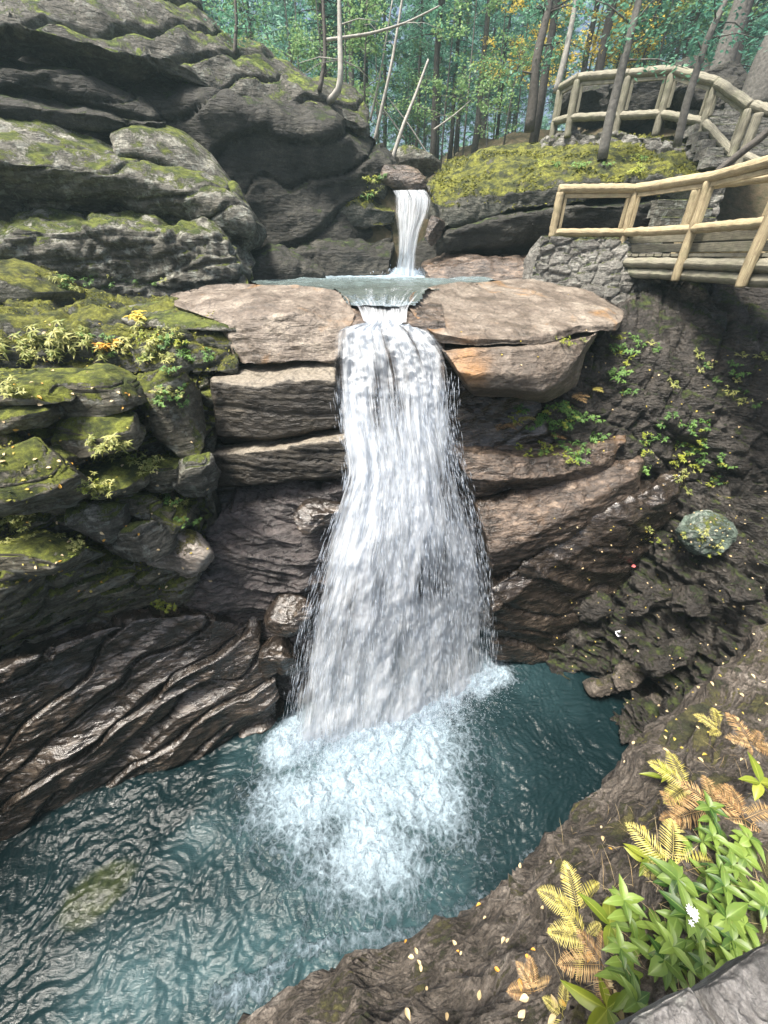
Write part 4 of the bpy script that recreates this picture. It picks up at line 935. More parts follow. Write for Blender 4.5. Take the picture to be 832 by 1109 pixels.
rl2 = empty('railing', (float(xy[2][0] + 1.3), float(xy[2][1] + .5), DZ), 'second log railing along the far side of the boardwalk', 'railing')
qa = [P(752, 212, 10.6)[:2], P(860, 200, 9.0)[:2], P(1000, 200, 7.6)[:2]]
for i, q in enumerate(qa): log('post', V3(q, 7.95), V3(q, TZ), .08, W, rl2, seed=i + 40)
for i in range(2):
    log('top_rail', V3(qa[i], TZ + .03), V3(qa[i + 1], TZ + .03), .085, W, rl2, seed=i + 43)
    log('middle_rail', V3(qa[i], MZ), V3(qa[i + 1], MZ), .08, W, rl2, seed=i + 46)
    log('foot_rail', V3(qa[i], 8.12), V3(qa[i + 1], 8.12), .08, W, rl2, seed=i + 49)

# stone pier
M['masonry'] = rock_mat('grey_masonry', [(.07, .068, .06), (.16, .155, .14), (.25, .245, .22), (.36, .35, .32)], (.7, .9), moss=.42, mosscol=((.04, .06, .02), (.15, .17, .05)), streak=.2, lichen=.3)
N_ = NB(M['masonry'].node_tree); b_ = M['masonry'].node_tree.nodes['Principled BSDF']; vv = N_.coord((1, 1, 1.5)); vo = N_.n('ShaderNodeTexVoronoi'); vo.inputs['Scale'].default_value = 2.9; N_.l(vv, vo.inputs['Vector'])
old_ = b_.inputs['Base Color'].links[0].from_socket; bwc = N_.n('ShaderNodeSeparateColor'); N_.l(vo.outputs['Color'], bwc.inputs[0])
N_.l(N_.mix(.8, old_, N_.ramp(bwc.outputs[0], [(0., .6), (1., 1.1)]), 'MULTIPLY'), b_.inputs['Base Color'])
wl = ledge('stone_wall', 'rough grey mortared stone pier carrying the end of the boardwalk', 'stone wall', [
    [np.array([*(xy[0] + [-.22, .25]), 8.38]), np.array([*(xy[1] + [-.1, .5]), 8.34]), np.array([*(xy[1] + [1.2, .4]), 8.3])],
    [np.array([*(xy[0] + [-.25, -.12]), 8.36]), np.array([*(xy[1] + [-.25, -.12]), 8.30]), np.array([*(xy[1] + [.9, -.12]), 8.2])],
    [np.array([*(xy[0] + [-.45, -.30]), 7.35]), np.array([*(xy[1] + [-.1, -.75]), 7.0]), np.array([*(xy[1] + [1.1, -.5]), 6.9])],
    [np.array([*(xy[0] + [-.5, -.25]), 7.0]), np.array([*(xy[1] + [-.05, -.8]), 6.5]), np.array([*(xy[1] + [1.1, -.5]), 6.5])]],
    M['masonry'], back=1.0, rough=.02, fine=.012, sm=1, vor=((2.6, 2.3, 4.2), .06, .03), seed=150, step=1.3)

# upper railing
ur_top = [P(607, 96, 16.4), P(626, 85, 15.6), P(681, 81, 14.9), P(729, 77, 14.2), P(776, 91, 13.2), P(812, 116, 12.0)]
ur_mid = [P(602, 131, 16.4), P(619, 127, 15.6), P(671, 125, 14.9), P(716, 123, 14.2), P(765, 132, 13.2), P(792, 166, 12.0)]
ur = empty('railing', tuple(ur_mid[2] - [0, 0, .4]), 'log railing climbing round the mossy ledge above the upper falls', 'railing')
for i, (t, m_) in enumerate(zip(ur_top, ur_mid)):
    log('post', np.array([t[0], t[1], m_[2] - .42]), t + [0, 0, -.02], .095, WG, ur, seed=i + 60)
    m_[0], m_[1] = t[0], t[1]
for i in range(5):
    log('top_rail', ur_top[i] + [0, 0, .03], ur_top[i + 1] + [0, 0, .03], .095, WG, ur, seed=i + 70)
    log('middle_rail', ur_mid[i], ur_mid[i + 1], .09, WG, ur, seed=i + 80)
    a, b = ur_top[i], ur_top[i + 1]; dv = (b - a) / np.linalg.norm(b - a)
    fr = beam('infill_frame', a + dv * .12 - [0, 0, .10], b - dv * .12 - [0, 0, .10], .06, .07, WG, ur)
    for s_ in (0, 1):
        q = a + dv * .15 if s_ == 0 else b - dv * .15; z0 = (ur_mid[i] if s_ == 0 else ur_mid[i + 1])[2]
        beam('infill_bar', np.array([q[0], q[1], z0 + .09]), q - [0, 0, .13], .06, .06, WG, fr)
ur2 = empty('railing', tuple(P(800, 160, 11.9)), 'short steep log railing beside the stone stairs at the right edge', 'railing')
t2 = [P(822, 122, 11.7), P(880, 135, 11.0)]; m2 = [P(808, 168, 11.7), P(862, 190, 11.0)]
for i in range(2):
    log('post', np.array([t2[i][0], t2[i][1], m2[i][2] - .35]), t2[i], .095, WG, ur2, seed=i + 90)
log('top_rail', ur_top[5] + [.02, 0, .03], t2[1] + [0, 0, .03], .095, WG, ur2, seed=93)
log('middle_rail', np.array([t2[0][0], t2[0][1], m2[0][2]]), np.array([t2[1][0], t2[1][1], m2[1][2]]), .09, WG, ur2, seed=94)
hr = obj('handrail', *cyl(P(776, 186, 10.6), P(850, 128, 10.2), .07, seed=95)[:2], M['bark_dark']); tag(hr, 'dark weathered handrail log slanting up beside the stairs', 'handrail')
# stones under the upper railing, and stairs
for i in range(4):
    a, b = ur_mid[i + 1 if i else 1], ur_mid[min(i + 2, 5)]
ledge('stone_wall', 'low dry stone footing under the upper log railing', 'stone wall', [
    [ur_mid[0] + [-.3, .3, -.30], ur_mid[2] + [0, .4, -.33], ur_mid[4] + [.1, .4, -.4], ur_mid[5] + [.3, .4, -.5]],
    [ur_mid[0] + [-.3, -.2, -.32], ur_mid[2] + [0, -.2, -.36], ur_mid[4] + [-.1, -.2, -.45], ur_mid[5] + [0, -.2, -.5]],
    [ur_mid[0] + [-.4, -.45, -.95], ur_mid[2] + [0, -.5, -1.0], ur_mid[4] + [-.2, -.5, -1.2], ur_mid[5] + [-.1, -.5, -1.5]]],
    M['masonry'], back=.8, rough=.05, fine=.02, sm=1, vor=((2.2, 2.2, 3.4), .10, .08), seed=151, step=1.5)
st = empty('stone_steps', tuple(P(735, 235, 11.6)), 'rough grey stone steps climbing behind the boardwalk', 'steps')
for i in range(9):
    c = P(735, 240, 11.3) + np.array([.10 * i, .36 * i, .19 * i])
    beam('step', c - [.55, 0, 0], c + [.75, .1, 0], .42, .17, M['grey_far'], st)
st2 = empty('stone_steps', tuple(P(790, 165, 12.6)), 'dark stone stairs rising beyond the bend of the upper railing', 'steps')
for i in range(8):
    c = P(800, 176, 12.0) + np.array([.05 * i, .34 * i, .2 * i])
    beam('step', c - [.8, 0, 0], c + [1.6, .1, 0], .40, .2, M['masonry'], st2)
for i, (x, y, Y, a, b, lab) in enumerate([
    (700, 100, 17.5, 120, 40, 'dark grey boulder behind the middle bays of the upper railing'),
    (760, 105, 16.0, 80, 40, 'rounded dark boulder behind the bend of the upper railing'),
    (640, 110, 19.0, 70, 30, 'low shaded boulder behind the left bays of the upper railing'),
    (745, 122, 14.6, 60, 24, 'flat stone just inside the upper railing')]):
    boulder('boulder', lab, 'boulder', x, y, Y, a, b, 1.6, M['darkfar'], rot=(0, 8 * (i - 1), 0), e=.7, rough=.2, fine=.03, seed=160 + i)
# parapet at the viewer's feet
pw_ = empty('stone_wall', tuple(Q(790, 1090, .85)), 'granite coping stones of the viewpoint wall in the lower right corner', 'stone wall')
M['granite'] = rock_mat('speckled_granite', [(.07, .07, .068), (.19, .185, .18), (.30, .29, .28), (.46, .45, .44)], (.6, .85), streak=.1, lichen=.3, scale=2.2, bump=.9)
def cap(pts, z, mat, seed, name='coping_stone'):
    o4 = [PZ(px, py, z) for px, py in pts]; c = sum(o4) / 4; n = 90
    u, v = np.meshgrid(np.linspace(0, 1, n), np.linspace(0, 1, n))
    u_, v_ = u[..., None], v[..., None]
    T = o4[0] * (1 - u_) * (1 - v_) + o4[1] * u_ * (1 - v_) + o4[2] * u_ * v_ + o4[3] * (1 - u_) * v_
    e = np.minimum(np.minimum(u, 1 - u), np.minimum(v, 1 - v))
    Pn = T.reshape(-1, 3); Pn[:, 2] += (.012 * fbm(Pn * 14, 4, seed) + .006 * fbm(Pn * 50, 3, seed)) - .02 * (1 - sstep(0, .06, e)).ravel()
    Pn[:, 0] += .006 * fbm(Pn * 12 + 9, 2, seed) ; Pn[:, 1] += .006 * fbm(Pn * 12 + 19, 2, seed)
    Bt = Pn.copy(); Bt[:, 2] -= .14
    rim = np.r_[np.arange(n), np.arange(2 * n - 1, n * n, n), np.arange(n * n - 2, n * n - n - 1, -1), np.arange(n * n - 2 * n, 0, -n)]
    Fc = grid_faces(n, n).tolist() + [[f[0] + n * n, f[3] + n * n, f[2] + n * n, f[1] + n * n] for f in grid_faces(n, n).tolist()]
    for i in range(len(rim)): a, b = rim[i], rim[(i + 1) % len(rim)]; Fc.append([a, a + n * n, b + n * n, b])
    return obj(name, np.vstack([Pn, Bt]), Fc, mat, parent=pw_, smooth=False)
CZ = H - 1.35
cap([(640, 1135), (752, 1068), (835, 1180), (715, 1260)], CZ, M['granite'], 3)
cap([(764, 1068), (860, 1008), (990, 1130), (850, 1200)], CZ + .012, M['granite'], 4)
jm = simple('mossy_mortar', (.14, .15, .10), .95, sc=40, bump=.8, dist=.01)
q = [PZ(672, 1150, CZ - .05), PZ(880, 1040, CZ - .05), PZ(1000, 1180, CZ - .05), PZ(740, 1270, CZ - .05)]
V = np.array(q + [a + np.array([.02, -.02, -1.2]) for a in q]); obj('wall_core', V, [(0, 1, 2, 3), (0, 4, 5, 1), (1, 5, 6, 2), (2, 6, 7, 3), (3, 7, 4, 0)], jm, parent=pw_, smooth=False)

# ================================================================== TREES
dg = bpy.context.evaluated_depsgraph_get()
def bvh_of(objs):
    V = []; Fc = []; o = 0; own = []
    for ob in objs:
        n = len(ob.data.vertices); co = np.empty(n * 3); ob.data.vertices.foreach_get('co', co); co = co.reshape(-1, 3) + np.array(ob.location)
        V += co.tolist()
        for p_ in ob.data.polygons: Fc.append([q + o for q in p_.vertices]); own.append(ob.name)
        o += n
    return BVHTree.FromPolygons(V, Fc), own
GB, _ = bvh_of([g]); RB, RBO = bvh_of(ROCKS + [g])
def gz(x, y):
    h = RB.ray_cast(Vector((x, y, 60)), Vector((0, 0, -1)))[0]; return h.z if h else 9.0
def tube(pts, rads, n=8, name='trunk', mat=None, parent=None):
    pts = np.array(pts, float); V = []; m = len(pts)
    for i in range(m):
        d = pts[min(i + 1, m - 1)] - pts[max(i - 1, 0)]; d /= np.linalg.norm(d)
        a = np.cross(d, [.13, .99, .05]); a /= np.linalg.norm(a); b = np.cross(d, a)
        for k in range(n): an = 2 * math.pi * k / n; V.append(pts[i] + rads[i] * (a * math.cos(an) + b * math.sin(an)))
    Fc = []
    for i in range(m - 1):
        for k in range(n): Fc.append([i * n + k, i * n + (k + 1) % n, (i + 1) * n + (k + 1) % n, (i + 1) * n + k])
    Fc.append(list(range(n - 1, -1, -1))); Fc.append([(m - 1) * n + k for k in range(n)])
    return V, Fc
def cards(C, size, rs, aspect=.5, flat=.5, droop=0):
    """many small leaf faces at the points C"""
    n = len(C); A = rs.normal(size=(n, 3)); A[:, 2] = A[:, 2] * flat - droop; A /= np.linalg.norm(A, axis=1, keepdims=True)
    B = rs.normal(size=(n, 3)); B[:, 2] *= flat; B -= (B * A).sum(1)[:, None] * A; B /= np.linalg.norm(B, axis=1, keepdims=True)
    s = size * rs.uniform(.6, 1.4, n)[:, None]
    V = np.stack([C - A * s * .5, C + B * s * aspect * .5, C + A * s * .5, C - B * s * aspect * .5], 1).reshape(-1, 3)
    return V, (np.arange(n * 4).reshape(-1, 4)).tolist()
def conifer(seed, h, spread, z0, nb, name, dens=46, mat='needle', bark='bark_dark', size=.16):
    rs = np.random.default_rng(seed)
    root = bpy.data.objects.new(name, None); COL.objects.link(root)
    zs = np.linspace(0, h, 12); pts = [(rs.normal(0, .03) + .02 * z, rs.normal(0, .03), z - .5 * (z == 0)) for z in zs]
    V, Fc = tube(pts, [.115 * h / 12 * (1 - .8 * z / h) * (1.3 if z == 0 else 1) for z in zs])
    V = list(V); C = []
    for b in range(nb):
        z = z0 + (h - z0) * (b / nb) ** .9; an = rs.uniform(0, 2 * math.pi); L = spread * (1 - (z - z0) / (h - z0 + .5)) ** .75 * rs.uniform(.5, 1.15) + .25
        if rs.uniform() < .12: continue
        d = np.array([math.cos(an), math.sin(an), rs.uniform(-.25, .25)]); o = np.array([0, 0, z])
        t = np.linspace(0, 1, 5)[:, None]; bp = o + d * L * t + np.array([0, 0, -.28 * L]) * t ** 2
        v2, f2 = tube(bp, [.022, .016, .012, .008, .004], 4); Fc += [[q + len(V) for q in f] for f in f2]; V += v2
        n = int(dens * L); tt = rs.uniform(.18, 1.05, n); side = rs.normal(0, .20 * L, n) * (1.15 - tt * .8)
        perp = np.array([-d[1], d[0], 0])
        c = o + d * L * tt[:, None] + np.array([0, 0, -.28 * L]) * tt[:, None] ** 2 + perp * side[:, None] + np.stack([rs.normal(0, .03, n), rs.normal(0, .03, n), rs.normal(-.04, .06, n)], -1)
        C.append(c)
    for b in range(14):       # bare dead twigs low down
        z = rs.uniform(1, z0 + 1); an = rs.uniform(0, 6.28); L = rs.uniform(.4, 1.3)
        v2, f2 = tube([(0, 0, z), (math.cos(an) * L * .6, math.sin(an) * L * .6, z + .05), (math.cos(an) * L, math.sin(an) * L, z - .15)], [.014, .01, .004], 4)
        Fc += [[q + len(V) for q in f] for f in f2]; V += v2
    obj('trunk', V, Fc, M[bark], parent=root)
    Vc, Fcc = cards(np.concatenate(C), size, rs, .38, .45, .25)
    obj('crown', Vc, Fcc, M[mat], parent=root, smooth=False)
    return root
def sapling(seed, h, name, mat, n=420, size=.10, bark='bark', spread=1.2):
    rs = np.random.default_rng(seed); root = bpy.data.objects.new(name, None); COL.objects.link(root)
    V, Fc = tube([(0, 0, -.2), (.05, 0, h * .4), (.15, .05, h * .8), (.18, .08, h)], [.035, .028, .015, .006], 6); V = list(V); C = []
    for b in range(14):
        z = h * rs.uniform(.3, .98); an = rs.uniform(0, 6.28); L = spread * rs.uniform(.4, 1) * (1.2 - z / h * .7)
        e = np.array([math.cos(an) * L, math.sin(an) * L, z + .35 * L])
        v2, f2 = tube([(.1, 0, z), e * .5 + np.array([.05, 0, z * .5 + .06]), e], [.012, .008, .003], 4); Fc += [[q + len(V) for q in f] for f in f2]; V += v2
        k = n // 14; t = rs.uniform(.3, 1.1, k)[:, None]
        C.append(np.array([.1, 0, z]) * (1 - t) + e * t + rs.normal(0, .12, (k, 3)) * [1, 1, .5])
    obj('trunk', V, Fc, M[bark], parent=root)
    Vc, Fcc = cards(np.concatenate(C), size, rs, .65, .35); obj('crown', Vc, Fcc, M[mat], parent=root, smooth=False)
    return root
def place_tree(proto, x, y, rz, sc, lab, group, cat='tree', used=set(), z=None):
    o = proto if proto.name not in used else copy_tree(proto)
    used.add(proto.name); zz = gz(x, y) if z is None else z
    o.location = (x, y, zz - .05); o.rotation_euler = (0, 0, rz); o.scale = (sc,) * 3
    tag(o, lab, cat, group); return o
PR = [conifer(1, 13, 2.1, 2.6, 120, 'conifer_tree'), conifer(2, 15, 1.8, 4.5, 110, 'conifer_tree', mat='needle2'), conifer(3, 9, 1.9, .8, 110, 'conifer_tree', mat='needle2', size=.13), conifer(4, 16, 2.4, 6, 120, 'conifer_tree', bark='bark')]
PS = [sapling(5, 3.2, 'sapling', 'yellow'), sapling(6, 2.6, 'sapling', 'broadleaf', n=560), sapling(7, 5.0, 'sapling', 'broadleaf', n=900, spread=1.8), sapling(8, 5.5, 'sapling', 'yellow', n=800, spread=1.9)]
rs = np.random.default_rng(77)
pos = []
for t in range(4000):
    if len(pos) >= 120: break
    Y_ = 17 + 40 * rs.uniform() ** 1.25; X_ = rs.uniform(-.52, .86) * Y_
    xc = abs(X_ - (.3 + .02 * Y_))
    if xc < 1.3 + .0 * Y_ and Y_ < 30: continue
    if X_ < -.30 * Y_ and Y_ < 24: continue
    if Y_ < 20.5: continue
    if all((X_ - a) ** 2 + (Y_ - b) ** 2 > 1.7 ** 2 for a, b in pos): pos.append((X_, Y_))
labs = ['dark green conifer in the hazy forest behind the falls', 'lighter green conifer standing in the hazy forest', 'bushy young conifer with low branches in the haze', 'tall bare-trunked conifer in the hazy forest']
for i, (X_, Y_) in enumerate(pos):
    k = int(rs.choice(4, p=[.30, .24, .26, .20]))
    zc_ = Y_ * CP - 3 * SP; xp = 416 + F * X_ / (Y_ * 1.43)
    zone = ['above the top-left overhang', 'above the upper falls', 'above the bright mossy ledge', 'behind the upper railing', 'beyond the right edge of the upper railing'][int(np.searchsorted([380, 480, 590, 740], xp))]
    far = 'far off in the haze' if Y_ > 36 else ('in the middle of the forest' if Y_ > 25 else 'near the gorge')
    place_tree(PR[k], X_, Y_, rs.uniform(0, 6.28), rs.uniform(.8, 1.2), ['dark green conifer', 'lighter green conifer', 'bushy young conifer', 'bare-trunked conifer'][k] + ' ' + zone + ', ' + far, 'conifers ' + zone)
labs = ['yellow-leaved sapling', 'small green broadleaf bush', 'slender green broadleaf tree', 'golden autumn tree']
spots = [(290, 80, 21, 1), (318, 95, 21, 2), (350, 60, 21, 2), (395, 135, 18.5, 1), (375, 110, 19, 2), (560, 130, 24, 3), (575, 110, 27, 3), (640, 60, 24, 3), (690, 60, 26, 3), (655, 70, 21, 3), (665, 85, 24, 3), (700, 45, 23, 3), (680, 30, 25, 3), (545, 60, 24, 3),
         (270, 60, 20, 2), (320, 50, 24, 2), (240, 20, 19, 1), (410, 120, 21, 2), (480, 130, 20, 2), (505, 120, 22, 2), (530, 140, 19.5, 1), (460, 140, 25, 2), (550, 120, 21, 1), (720, 40, 22, 2), (610, 100, 23, 2), (440, 140, 27, 2), (500, 60, 30, 2), (600, 50, 33, 3), (400, 40, 30, 2), (350, 10, 28, 2), (780, 60, 20, 2)]
for i, (px, py, Y_, k) in enumerate(spots):
    q = P(px, py, Y_); place_tree(PS[k], q[0], q[1], i * 1.7, (.9 + .1 * (i % 4)), labs[k] + ', ' + ['above the top-left overhang', 'above the upper falls', 'over the mossy ledge', 'at the left bays of the upper railing', 'over the bend of the upper railing'][int(np.searchsorted([375, 470, 570, 660], px))], 'broadleaf trees and bushes behind the falls')

for pr_ in PR + PS:
    if 'label' not in pr_:
        for ch in list(pr_.children): bpy.data.objects.remove(ch)
        bpy.data.objects.remove(pr_)
rs2 = np.random.default_rng(901); n = 60000
Yf = rs2.uniform(44, 62, n); Xf = rs2.uniform(-.6, .95, n) * Yf; Zf = 10 + .14 * (Yf - 14) + 24 * rs2.uniform(0, 1, n) ** 1.15
pf = np.stack([Xf, Yf, Zf], -1); keep = (fbm(pf * .22, 3, 902) > -.35) & (Zf < 34 + 6 * vnoise(pf * np.array([.3, .3, 0]), 903))
Vc, Fcc = cards(pf[keep], .55, rs2, .5, .45, .2)
M['farleaf'] = leaf_mat('far_forest_leaves', (.12, .30, .26), (.32, .55, .42), .5)  # pale blue-green puts distance haze into the leaf colour
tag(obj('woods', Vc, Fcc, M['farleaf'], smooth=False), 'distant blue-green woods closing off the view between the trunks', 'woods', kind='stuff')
# single trunks that stand out
def trunk_tree(name, label, pts, r0, mat, crown=None, limbs=0, seed=0, cat='tree'):
    W_ = crom([P(*q) for q in pts], 14); base = W_[0]
    rt = empty(name, tuple(base), label, cat)
    rs = np.random.default_rng(seed); L = len(W_)
    V, Fc = tube(W_, [r0 * (1.25 - .75 * i / L) for i in range(L)], 9); V = list(V); C = []
    for k in range(limbs):
        i = rs.integers(4, L - 1); an = rs.uniform(0, 6.28); l = rs.uniform(.4, 1.5)
        e = W_[i] + np.array([math.cos(an) * l, math.sin(an) * l * .6, rs.uniform(-.3, .5)])
        v2, f2 = tube([W_[i], (W_[i] + e) / 2 + [0, 0, .08], e], [r0 * .22, r0 * .14, .004], 5); Fc += [[q + len(V) for q in f] for f in f2]; V += v2
        if crown: m = 60; t = rs.uniform(.2, 1.1, m)[:, None]; C.append(W_[i] * (1 - t) + e * t + rs.normal(0, .13, (m, 3)))
    obj('trunk', V, Fc, M[mat], parent=rt)
    if C: Vc, Fcc = cards(np.concatenate(C), .12, rs, .4, .5, .2); obj('crown', Vc, Fcc, M[crown], parent=rt, smooth=False)
    return rt
trunk_tree('tree', 'straight grey trunk standing on the moss in front of the upper railing', [(652, 172, 13.0), (660, 130, 13.0), (677, 60, 13.0), (692, 0, 13.1), (710, -80, 13.2)], .10, 'bark', 'needle2', 10, 1)
trunk_tree('tree', 'thin crooked trunk crossing the bend of the upper railing', [(733, 158, 12.2), (744, 110, 12.1), (764, 48, 12.1), (786, 0, 12.2), (820, -70, 12.3)], .075, 'bark', 'needle', 10, 2)
trunk_tree('tree', 'thick grey trunk leaning right at the right edge above the stairs', [(775, 90, 17), (795, 30, 17), (812, -20, 17), (850, -120, 17)], .26, 'bark', None, 3, 3)
trunk_tree('tree', 'massive furrowed trunk at the very right edge', [(815, 118, 14.5), (835, 60, 14.5), (862, 0, 14.5), (900, -80, 14.6)], .34, 'bark', None, 2, 4)
trunk_tree('tree', 'dark trunk between the two thick ones at the right', [(790, 95, 20), (800, 40, 20), (818, -20, 20), (850, -110, 20)], .17, 'bark_dark', 'needle', 8, 5)
trunk_tree('tree', 'dark twisted trunk with drooping boughs at the left end of the upper railing', [(573, 142, 17.0), (577, 110, 17.0), (582, 60, 17.0), (596, 0, 17.2), (605, -80, 17.3)], .13, 'bark_dark', 'needle2', 16, 6)
trunk_tree('tree', 'pale slanting pole leaning against the left end of the upper railing', [(602, 100, 16.8), (612, 60, 16.8), (622, 10, 17), (632, -60, 17)], .08, 'birch', None, 0, 7)
trunk_tree('dead_tree', 'bleached dead pole leaning over the stream above the upper falls', [(424, 175, 16.5), (436, 138, 16.6), (451, 100, 16.8), (464, 64, 17)], .055, 'birch', None, 0, 8)
trunk_tree('tree', 'slim pale birch left of the leaning dead pole', [(405, 156, 18), (414, 115, 18), (424, 70, 18), (434, 10, 18.2), (445, -60, 18.2)], .05, 'birch', None, 4, 9)
trunk_tree('tree', 'very thin pale stem left of the slim birch', [(401, 130, 19), (410, 90, 19), (417, 50, 19), (425, 0, 19)], .035, 'birch', None, 2, 10)
trunk_tree('tree', 'curved pale trunk growing out of the rim of the top-left overhang', [(356, 110, 15.4), (366, 98, 15.2), (369, 80, 15.2), (368, 30, 15.4), (367, -40, 15.6)], .075, 'birch', None, 4, 11)
trunk_tree('dead_tree', 'fallen grey branch arching above the slim birch', [(352, 43, 17), (400, 36, 17), (440, 24, 17), (476, 6, 17)], .035, 'birch', None, 3, 12, 'dead branch')
trunk_tree('tree', 'thin dark stem on the mossy rim left of the curved pale trunk', [(346, 98, 15.2), (352, 60, 15.4), (350, 0, 15.6), (348, -60, 15.8)], .05, 'bark_dark', None, 3, 13)
trunk_tree('tree', 'dark stem rising from the rim nearest the top-left corner', [(254, 58, 14.8), (256, 20, 15), (252, -40, 15.2)], .04, 'bark_dark', 'needle2', 6, 14)
for i, (a, b, c_) in enumerate([((438, 150), (400, 100), 'thin'), ((470, 140), (510, 108), 'forked'), ((462, 165), (420, 105), 'crossing')]):
    trunk_tree('dead_tree', c_ + ' grey dead branch in the tangle behind the upper falls', [(a[0], a[1], 19), ((a[0] + b[0]) / 2 + 2, (a[1] + b[1]) / 2, 19), (b[0], b[1], 19.3)], .025, 'birch', None, 2, 20 + i, 'dead branch')

# ================================================================== PLANTS
def leaf_geo(L, Wd, fold=.18, droop=.35, n=7, tip=1.3, teeth=0):
    V = []; Fc = []
    for i in range(n + 1):
        t = i / n; wd = Wd * (math.sin(math.pi * t ** .8) ** .9) * (1 - .25 * t) if 0 < t < 1 else 0
        if teeth and i % 2: wd *= 1 - teeth
        x = L * t; z = -droop * L * t ** 2 + .12 * L * t
        V += [(x, -wd / 2, z + fold * wd), (x, -wd / 4, z + fold * wd * .4), (x, 0, z), (x, wd / 4, z + fold * wd * .4), (x, wd / 2, z + fold * wd)]
    for i in range(n):
        for k in range(4): a = i * 5 + k; Fc.append((a, a + 1, a + 6, a + 5))
    return np.array(V), Fc
def rot(V, ax, an): return V @ np.array(Matrix.Rotation(an, 3, ax)).T
def stem_geo(p0, p1, r, bend=.1):
    p0, p1 = np.array(p0, float), np.array(p1, float); m = (p0 + p1) / 2 + np.array([bend * .3, bend * .2, 0]) * np.linalg.norm(p1 - p0)
    return tube([p0, m, p1], [r, r * .8, r * .5], 5)
class Acc:
    def __init__(s): s.V = []; s.F = []; s.n = 0
    def add(s, V, Fc): s.V += [tuple(v) for v in V]; s.F += [[q + s.n for q in f] for f in Fc]; s.n = len(s.V)
def whorl_plant(name, seed, h, nl, L, Wd, mat, tiers=2, flowers=0, stems=1, spreadr=.05, teeth=0, droop=.4):
    rs = np.random.default_rng(seed); root = bpy.data.objects.new(name, None); COL.objects.link(root)
    S, Lf_, Fl = Acc(), Acc(), Acc()
    for s_ in range(stems):
        b = np.zeros(3); hh = h * rs.uniform(.7, 1.1); top = np.array([rs.normal(0, spreadr + .1 * h), rs.normal(0, spreadr + .1 * h), hh])
        S.add(*stem_geo(b - [0, 0, .04], top, max(.0015, h * .012)))
        for t in range(tiers):
            f = 1 - t * .38; c = b * (1 - f) + top * f; n = nl if t == 0 else max(2, nl - 2)
            for k in range(n):
                V, Fc = leaf_geo(L * rs.uniform(.75, 1.1) * (1 + .15 * t), Wd * rs.uniform(.85, 1.15), rs.uniform(.05, .25), droop * rs.uniform(.6, 1.3), teeth=teeth)
                V = V * rs.uniform(.7, 1.12); V = rot(V, 'X', rs.normal(0, .22)); V = rot(V, 'Y', -rs.uniform(-.4, .5)); V = rot(V, 'Z', 2 * math.pi * k / n + rs.normal(0, .15) + t)
                Lf_.add(V + c, Fc)
        if flowers:
            for k in range(flowers):
                c = top + np.array([rs.normal(0, .012), rs.normal(0, .012), .03 + rs.normal(0, .006)])
                for j in range(6):
                    V, Fc = leaf_geo(.014, .006, .1, .1, n=3); V = rot(V, 'Y', -.3); V = rot(V, 'Z', j * 1.05 + k); Fl.add(V + c, Fc)
    obj('stem' if stems == 1 else 'stems', S.V, S.F, M['stem'], parent=root); lo = obj('leaves', Lf_.V, Lf_.F, M[mat], parent=root); set_attr(lo, 'mid', (np.arange(len(Lf_.V)) % 5 == 2).astype(float))
    if flowers: obj('blossom', Fl.V, Fl.F, M['petal'], parent=root)
    return root
def fern(name, seed, nf, L, mat, up=.5, wd=.30, arc=None):
    rs = np.random.default_rng(seed); root = bpy.data.objects.new(name, None); COL.objects.link(root)
    for f in range(nf):
        A = Acc(); l = L * rs.uniform(.5, 1.15); an = (2 * math.pi * f / nf if arc is None else rs.uniform(*arc)) + rs.normal(0, .2); u = up * rs.uniform(.6, 1.3)
        n = 26; pts = []
        for i in range(n + 1):
            t = i / n; pts.append(np.array([l * t * (1 - .1 * t), 0, l * (u * t - .75 * u * t ** 2.2 - .10 * t ** 3)]))
        A.add(*tube(pts[::3] + [pts[-1]], [.0022 * (1 - .8 * k / 10) for k in range(len(pts[::3]) + 1)], 4))
        for i in range(3, n):
            t = i / n; pl = l * wd * math.sin(math.pi * min(1, (t * .93 + .10))) ** .8 * (1.05 - .35 * t); d = pts[i + 1] - pts[i]; d /= np.linalg.norm(d)
            for sd_ in (-1, 1):
                V, Fc = leaf_geo(pl, l * .030, .05, .25, n=5, teeth=.45); V = rot(V, 'Z', sd_ * R(72 - 22 * t)); V = rot(V, 'X', sd_ * rs.normal(0, .15))
                A.add(V + pts[i] + [0, 0, rs.normal(0, .002)], Fc)
        V = rot(np.array(A.V), 'Z', an); obj('frond', V, A.F, M[mat], parent=root)
    return root
M['stem'] = simple('plant_stem', (.16, .17, .06), .7, sc=30, bump=.1)
M['petal'] = simple('white_petal', (.85, .85, .88), .6, sc=30, bump=0, c2=(.75, .75, .8))
M['lime'] = leaf_mat('lime_leaf', (.14, .20, .02), (.36, .39, .05), .35, .45)
M['fresh'] = leaf_mat('fresh_green_leaf', (.035, .09, .015), (.19, .28, .05), .3, .45)
M['palegreen'] = leaf_mat('pale_leaf', (.15, .20, .04), (.48, .47, .16), .35)
M['smallgreen'] = leaf_mat('small_green_leaf', (.05, .14, .03), (.16, .30, .06), .35)
M['fernyellow'] = leaf_mat('yellow_fern', (.42, .38, .08), (.66, .58, .20), .35)
M['fernbrown'] = leaf_mat('brown_fern', (.30, .17, .07), (.54, .38, .18), .3)
M['dead'] = leaf_mat('fallen_leaf', (.42, .30, .14), (.68, .56, .34), .15)
M['orange'] = leaf_mat('orange_leaf', (.55, .25, .03), (.75, .45, .08), .3)

